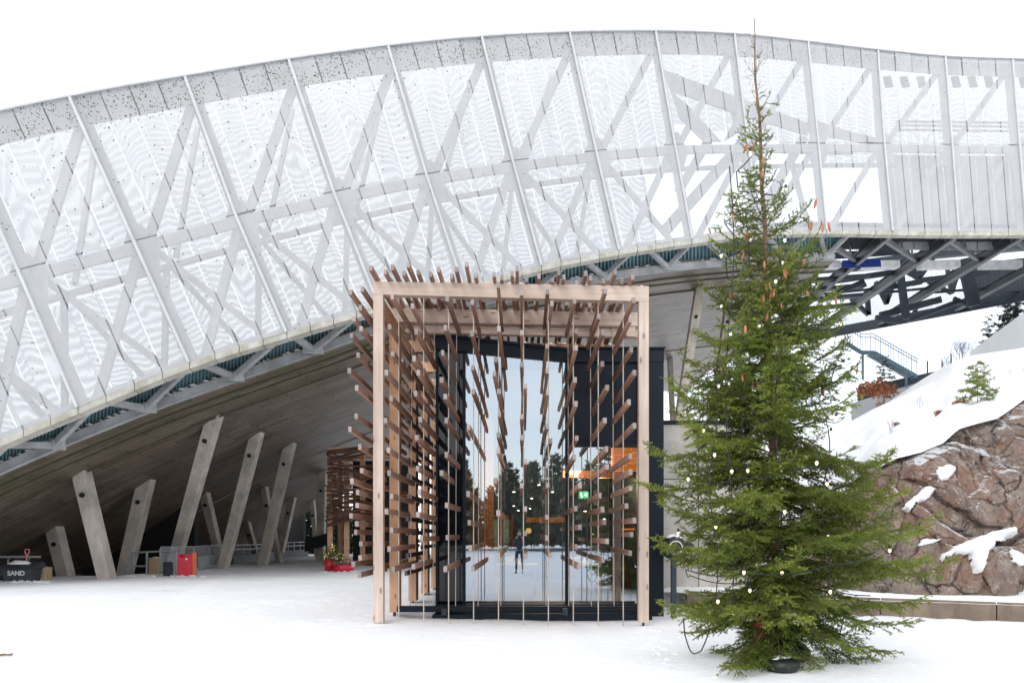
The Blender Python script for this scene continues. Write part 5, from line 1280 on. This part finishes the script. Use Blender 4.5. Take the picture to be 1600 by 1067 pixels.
# planters
def planter(px, Y, r, h, lab):
    p = at_g(px, Y); b = MB(); b.lathe(p, [(r*.88, -.03), (r, h), (r*.9, h), (r*.85, h-.05)], 24); tag(b.build('planter', M['red'], None, True), lab, 'planter', 'red planters by the slatted pavilion'); return p+Vector((0, 0, h))
p = planter(514.5, 34.5, .22, .5, 'tall narrow red planter holding a small lit spruce'); p2 = planter(537, 34.2, .47, .30, 'wide low red bowl with pale dry plants')
t = thing('lit_bush', 'small green bush with tiny yellow lights in the tall red planter', 'bush', p)
random.seed(21); me = conifer_mesh('foliage', .8, .8, 40, 1, [M['needle'], M['twig']], nper=60, nlen=.05, nwid=.014, seed=8); link('foliage', me, t, p+Vector((.15, 0, -.12)))
for k in range(40):
    a = random.uniform(0, 6.28); h = random.random(); r = .6*(1-h)*random.uniform(.4, 1); link('bulb', BULB1, t, p+Vector((.15+r*math.cos(a), r*math.sin(a), h*.7))).scale = (.6, .6, .6)
bush('dry_plants', p2+Vector((0, 0, -.03)), .42, .2, 300, 'slatend', 'pale dry plants in the wide low red bowl', .06)
# round loudspeaker
q = P(1054, 855, 15.2); t = thing('outdoor_speaker', 'round black outdoor speaker with white ring and snow cap beside the navy corner', 'speaker', (q.x, q.y, 0))
b = MB(); b.lathe(q, [(.10, -.12), (.21, -.07), (.24, .02), (.24, .22), (.18, .34), (.08, .38)], 26, axis='y'); b.build('body', M['rubber'], t, True)
b = MB(); b.tube([(q.x+.125*math.cos(a_*math.pi/16), q.y-.135, q.z+.125*math.sin(a_*math.pi/16)) for a_ in range(33)], .013, 6, cap=False); b.build('ring', M['whitep'], t, True)
b = MB(); b.lathe(q+Vector((.33, .15, -.02)), [(.02, -.02), (.10, 0), (.13, .1), (.1, .2)], 18, axis='y'); b.build('side_driver', M['rubber'], t, True)
b = MB(); b.box(q.x-.05, q.x+.05, q.y+.05, q.y+.15, -.05, q.z-.2); b.build('stand', M['dark'], t)
snow_cap((q.x, q.y+.08, q.z+.21), .17, .15, .07, 'rounded snow cap on the black round speaker')
# snow crumbs around the posts and bin
b = MB()
for k in range(320):
    px = random.choice([random.uniform(20, 75), random.uniform(190, 320), random.uniform(500, 600), random.uniform(1000, 1060), random.uniform(1100, 1400)]); Y = {0: 25.4}.get(0) if px < 80 else (29.0 if px < 330 else (33.6 if px < 620 else random.uniform(8.4, 13.5)))
    Y += random.uniform(-.25, .25); x = (px-VX)/F*Y; z = zg(x, Y); r = random.uniform(.02, .09)*(1 if px < 620 else .5)
    b.add([(x+r*1.4*math.cos(a), Y+r*math.sin(a), z-.01) for a in (0, 1.05, 2.1, 3.14, 4.2, 5.2)]+[(x+r*.3, Y, z+r*.9)], [(i, (i+1) % 6, 6) for i in range(6)])
tag(b.build('snow_clods', M['snow'], None, True), 'loose clods of snow scattered on the plaza', 'snow', kind='stuff')

# ------------------------------------------------------------------ behind the camera, seen in the glass
random.seed(5)
fm = [conifer_mesh('forest', 8.5, 2.4, 46, .6, [M['needle'], M['twig']], nper=14, nlen=.5, nwid=.2, seed=s) for s in (31, 32)]
vs_all = []
b = MB()
def me_np(me):
    v = np.zeros(len(me.vertices)*3); me.vertices.foreach_get('co', v); return v.reshape(-1, 3)
# joined into one mass of trees
import bmesh
bmf = bmesh.new()
for k in range(110):
    me = fm[k % 2].copy(); s = random.uniform(.75, 1.3); a = random.uniform(0, 6.28); x = -40+(k*.618 % 1)*80+random.uniform(-.8, .8); y = -42-random.random()**.8*16
    me.transform(Matrix.Translation((x, y, -.2)) @ Matrix.Rotation(a, 4, 'Z') @ Matrix.Scale(s, 4)); bmf.from_mesh(me); bpy.data.meshes.remove(me)
fme = bpy.data.meshes.new('forest'); bmf.to_mesh(fme); bmf.free(); fme.materials.append(M['fneedle']); fme.materials.append(M['twig'])
tag(link('forest', fme), 'dark line of conifers across the snow, mirrored in the glass', 'forest', kind='stuff')
print('slats', nsl[0])

# ------------------------------------------------------------------ the photographer, mirrored in the glass
pt = thing('person', 'person in dark jacket and jeans raising a camera, mirrored in the entrance glass', 'person', (-.17, -.42, 0))
def skin(name, J, E, m, parent, sub=2):
    me = bpy.data.meshes.new(name); me.from_pydata([j[:3] for j in J], E, []); o = link(name, me, parent); me.materials.append(m)
    sk_ = o.modifiers.new('skin', 'SKIN'); sk_.use_smooth_shade = True
    for i, j in enumerate(J): me.skin_vertices[0].data[i].radius = (j[3], j[4] if len(j) > 4 else j[3])
    me.skin_vertices[0].data[0].use_root = True
    s_ = o.modifiers.new('sub', 'SUBSURF'); s_.levels = s_.render_levels = sub; return o
X0, Y0 = -.17, -.42
def j(x, y, z, *r): return (X0+x, Y0+y, z, *r)
BJ = [j(0, 0, .95, .13, .11), j(0, 0, 1.15, .13, .10), j(0, 0, 1.36, .15, .11), j(0, .01, 1.48, .06), j(0, .03, 1.56, .055),
      j(-.17, 0, 1.42, .06), j(-.24, .06, 1.17, .048), j(-.13, .27, 1.42, .036), j(.17, 0, 1.42, .06), j(.24, .06, 1.17, .048), j(.13, .27, 1.42, .036)]
skin('jacket', BJ, [(0, 1), (1, 2), (2, 3), (3, 4), (2, 5), (5, 6), (6, 7), (2, 8), (8, 9), (9, 10)], M['jacket'], pt)
LJ = [j(0, 0, .93, .12, .10), j(-.10, 0, .86, .085), j(-.12, .03, .48, .06), j(-.13, 0, .12, .045), j(.10, 0, .86, .085), j(.13, .03, .48, .06), j(.15, 0, .12, .045)]
skin('trousers', LJ, [(0, 1), (1, 2), (2, 3), (0, 4), (4, 5), (5, 6)], M['jeans'], pt)
for sx in (-1, 1):
    skin('boot', [j(sx*.135, -.03, .10, .052), j(sx*.14, .0, .045, .045), j(sx*.155, .14, .04, .04)], [(0, 1), (1, 2)], M['rubber'], pt)
    hb = MB(); hp_ = j(sx*.10, .31, 1.50)
    skin('hand', [j(sx*.125, .28, 1.44, .028), j(sx*.105, .305, 1.50, .038, .022)], [(0, 1)], M['skin'], pt)
    for f in range(4): skin('finger', [j(sx*.10, .31, 1.475+f*.019, .010), j(sx*.09, .345, 1.48+f*.019, .009), j(sx*.055, .355, 1.48+f*.018, .008)], [(0, 1), (1, 2)], M['skin'], pt, 1)
    skin('thumb', [j(sx*.105, .29, 1.48, .012), j(sx*.075, .275, 1.50, .010)], [(0, 1)], M['skin'], pt, 1)
hd = bpy.data.meshes.new('head'); 
b = MB(); hz = 1.64; R_ = 14; vs = []; fs = []
for r in range(R_+1):
    ph = math.pi*r/R_
    for k in range(20):
        a = 6.2832*k/20; x, y, z = math.sin(ph)*math.cos(a), math.sin(ph)*math.sin(a), math.cos(ph)
        q = [x*.075*(1-.18*max(0, -z)), y*.098*(1-.1*max(0, -z)), z*.118]
        if y > .8 and abs(z+.12) < .22: q[1] += .022*(1-abs(z+.12)/.22)*(1 if abs(x) < .25 else 0)
        if y > .7 and abs(z-.12) < .12 and .2 < abs(x) < .6: q[1] -= .008
        vs.append((X0+q[0], Y0+.04+q[1], hz+q[2]))
for r in range(R_):
    for k in range(20): k2 = (k+1) % 20; fs.append((r*20+k, (r+1)*20+k, (r+1)*20+k2, r*20+k2))
b.add(vs, fs); hd = b.build('head', M['skin'], pt, True)
b = MB(); b.add([(X0+(v[0]-X0)*1.07, Y0+.03+(v[1]-Y0-.04)*1.06-.008, hz+.012+(v[2]-hz)*1.06) for v in vs], [f for f in fs if all(vs[i][2] > hz+.02 or vs[i][1] < Y0+.02 for i in f) and all(vs[i][2] > hz-.06 for i in f)]); b.build('hair', M['hair'], pt, True)
for sx in (-1, 1):
    b = MB(); b.lathe((X0+sx*.076, Y0+.035, hz-.01), [(.012, -.012), (.02, 0), (.012, .012)], 10, axis='y'); b.build('ear', M['skin'], hd, True)
ct = thing('photo_camera', 'small black camera held up to the face of the mirrored person', 'camera', (X0, Y0+.33, 1.5))
b = MB(); b.box(X0-.065, X0+.065, Y0+.30, Y0+.34, 1.47, 1.56); b.build('body', M['rubber'], ct, bevel=.005)
b = MB(); b.lathe((X0, Y0+.34, 1.512), [(.032, 0), (.034, .05), (.026, .052)], 18, axis='y'); b.build('lens', M['rubber'], ct, True)
# twig lying in the snow at the lower left
tq = at_g(6, 9.9); b = MB(); b.tube([tq+Vector((-.25, 0, .01)), tq+Vector((0, .02, .03)), tq+Vector((.09, .03, .02))], [.02, .016, .008], 6); b.tube([tq+Vector((-.05, .02, .02)), tq+Vector((.06, .1, .03))], .007, 5); tag(b.build('fallen_twig', M['twig']), 'short brown twig lying in the snow at the lower left edge', 'twig')
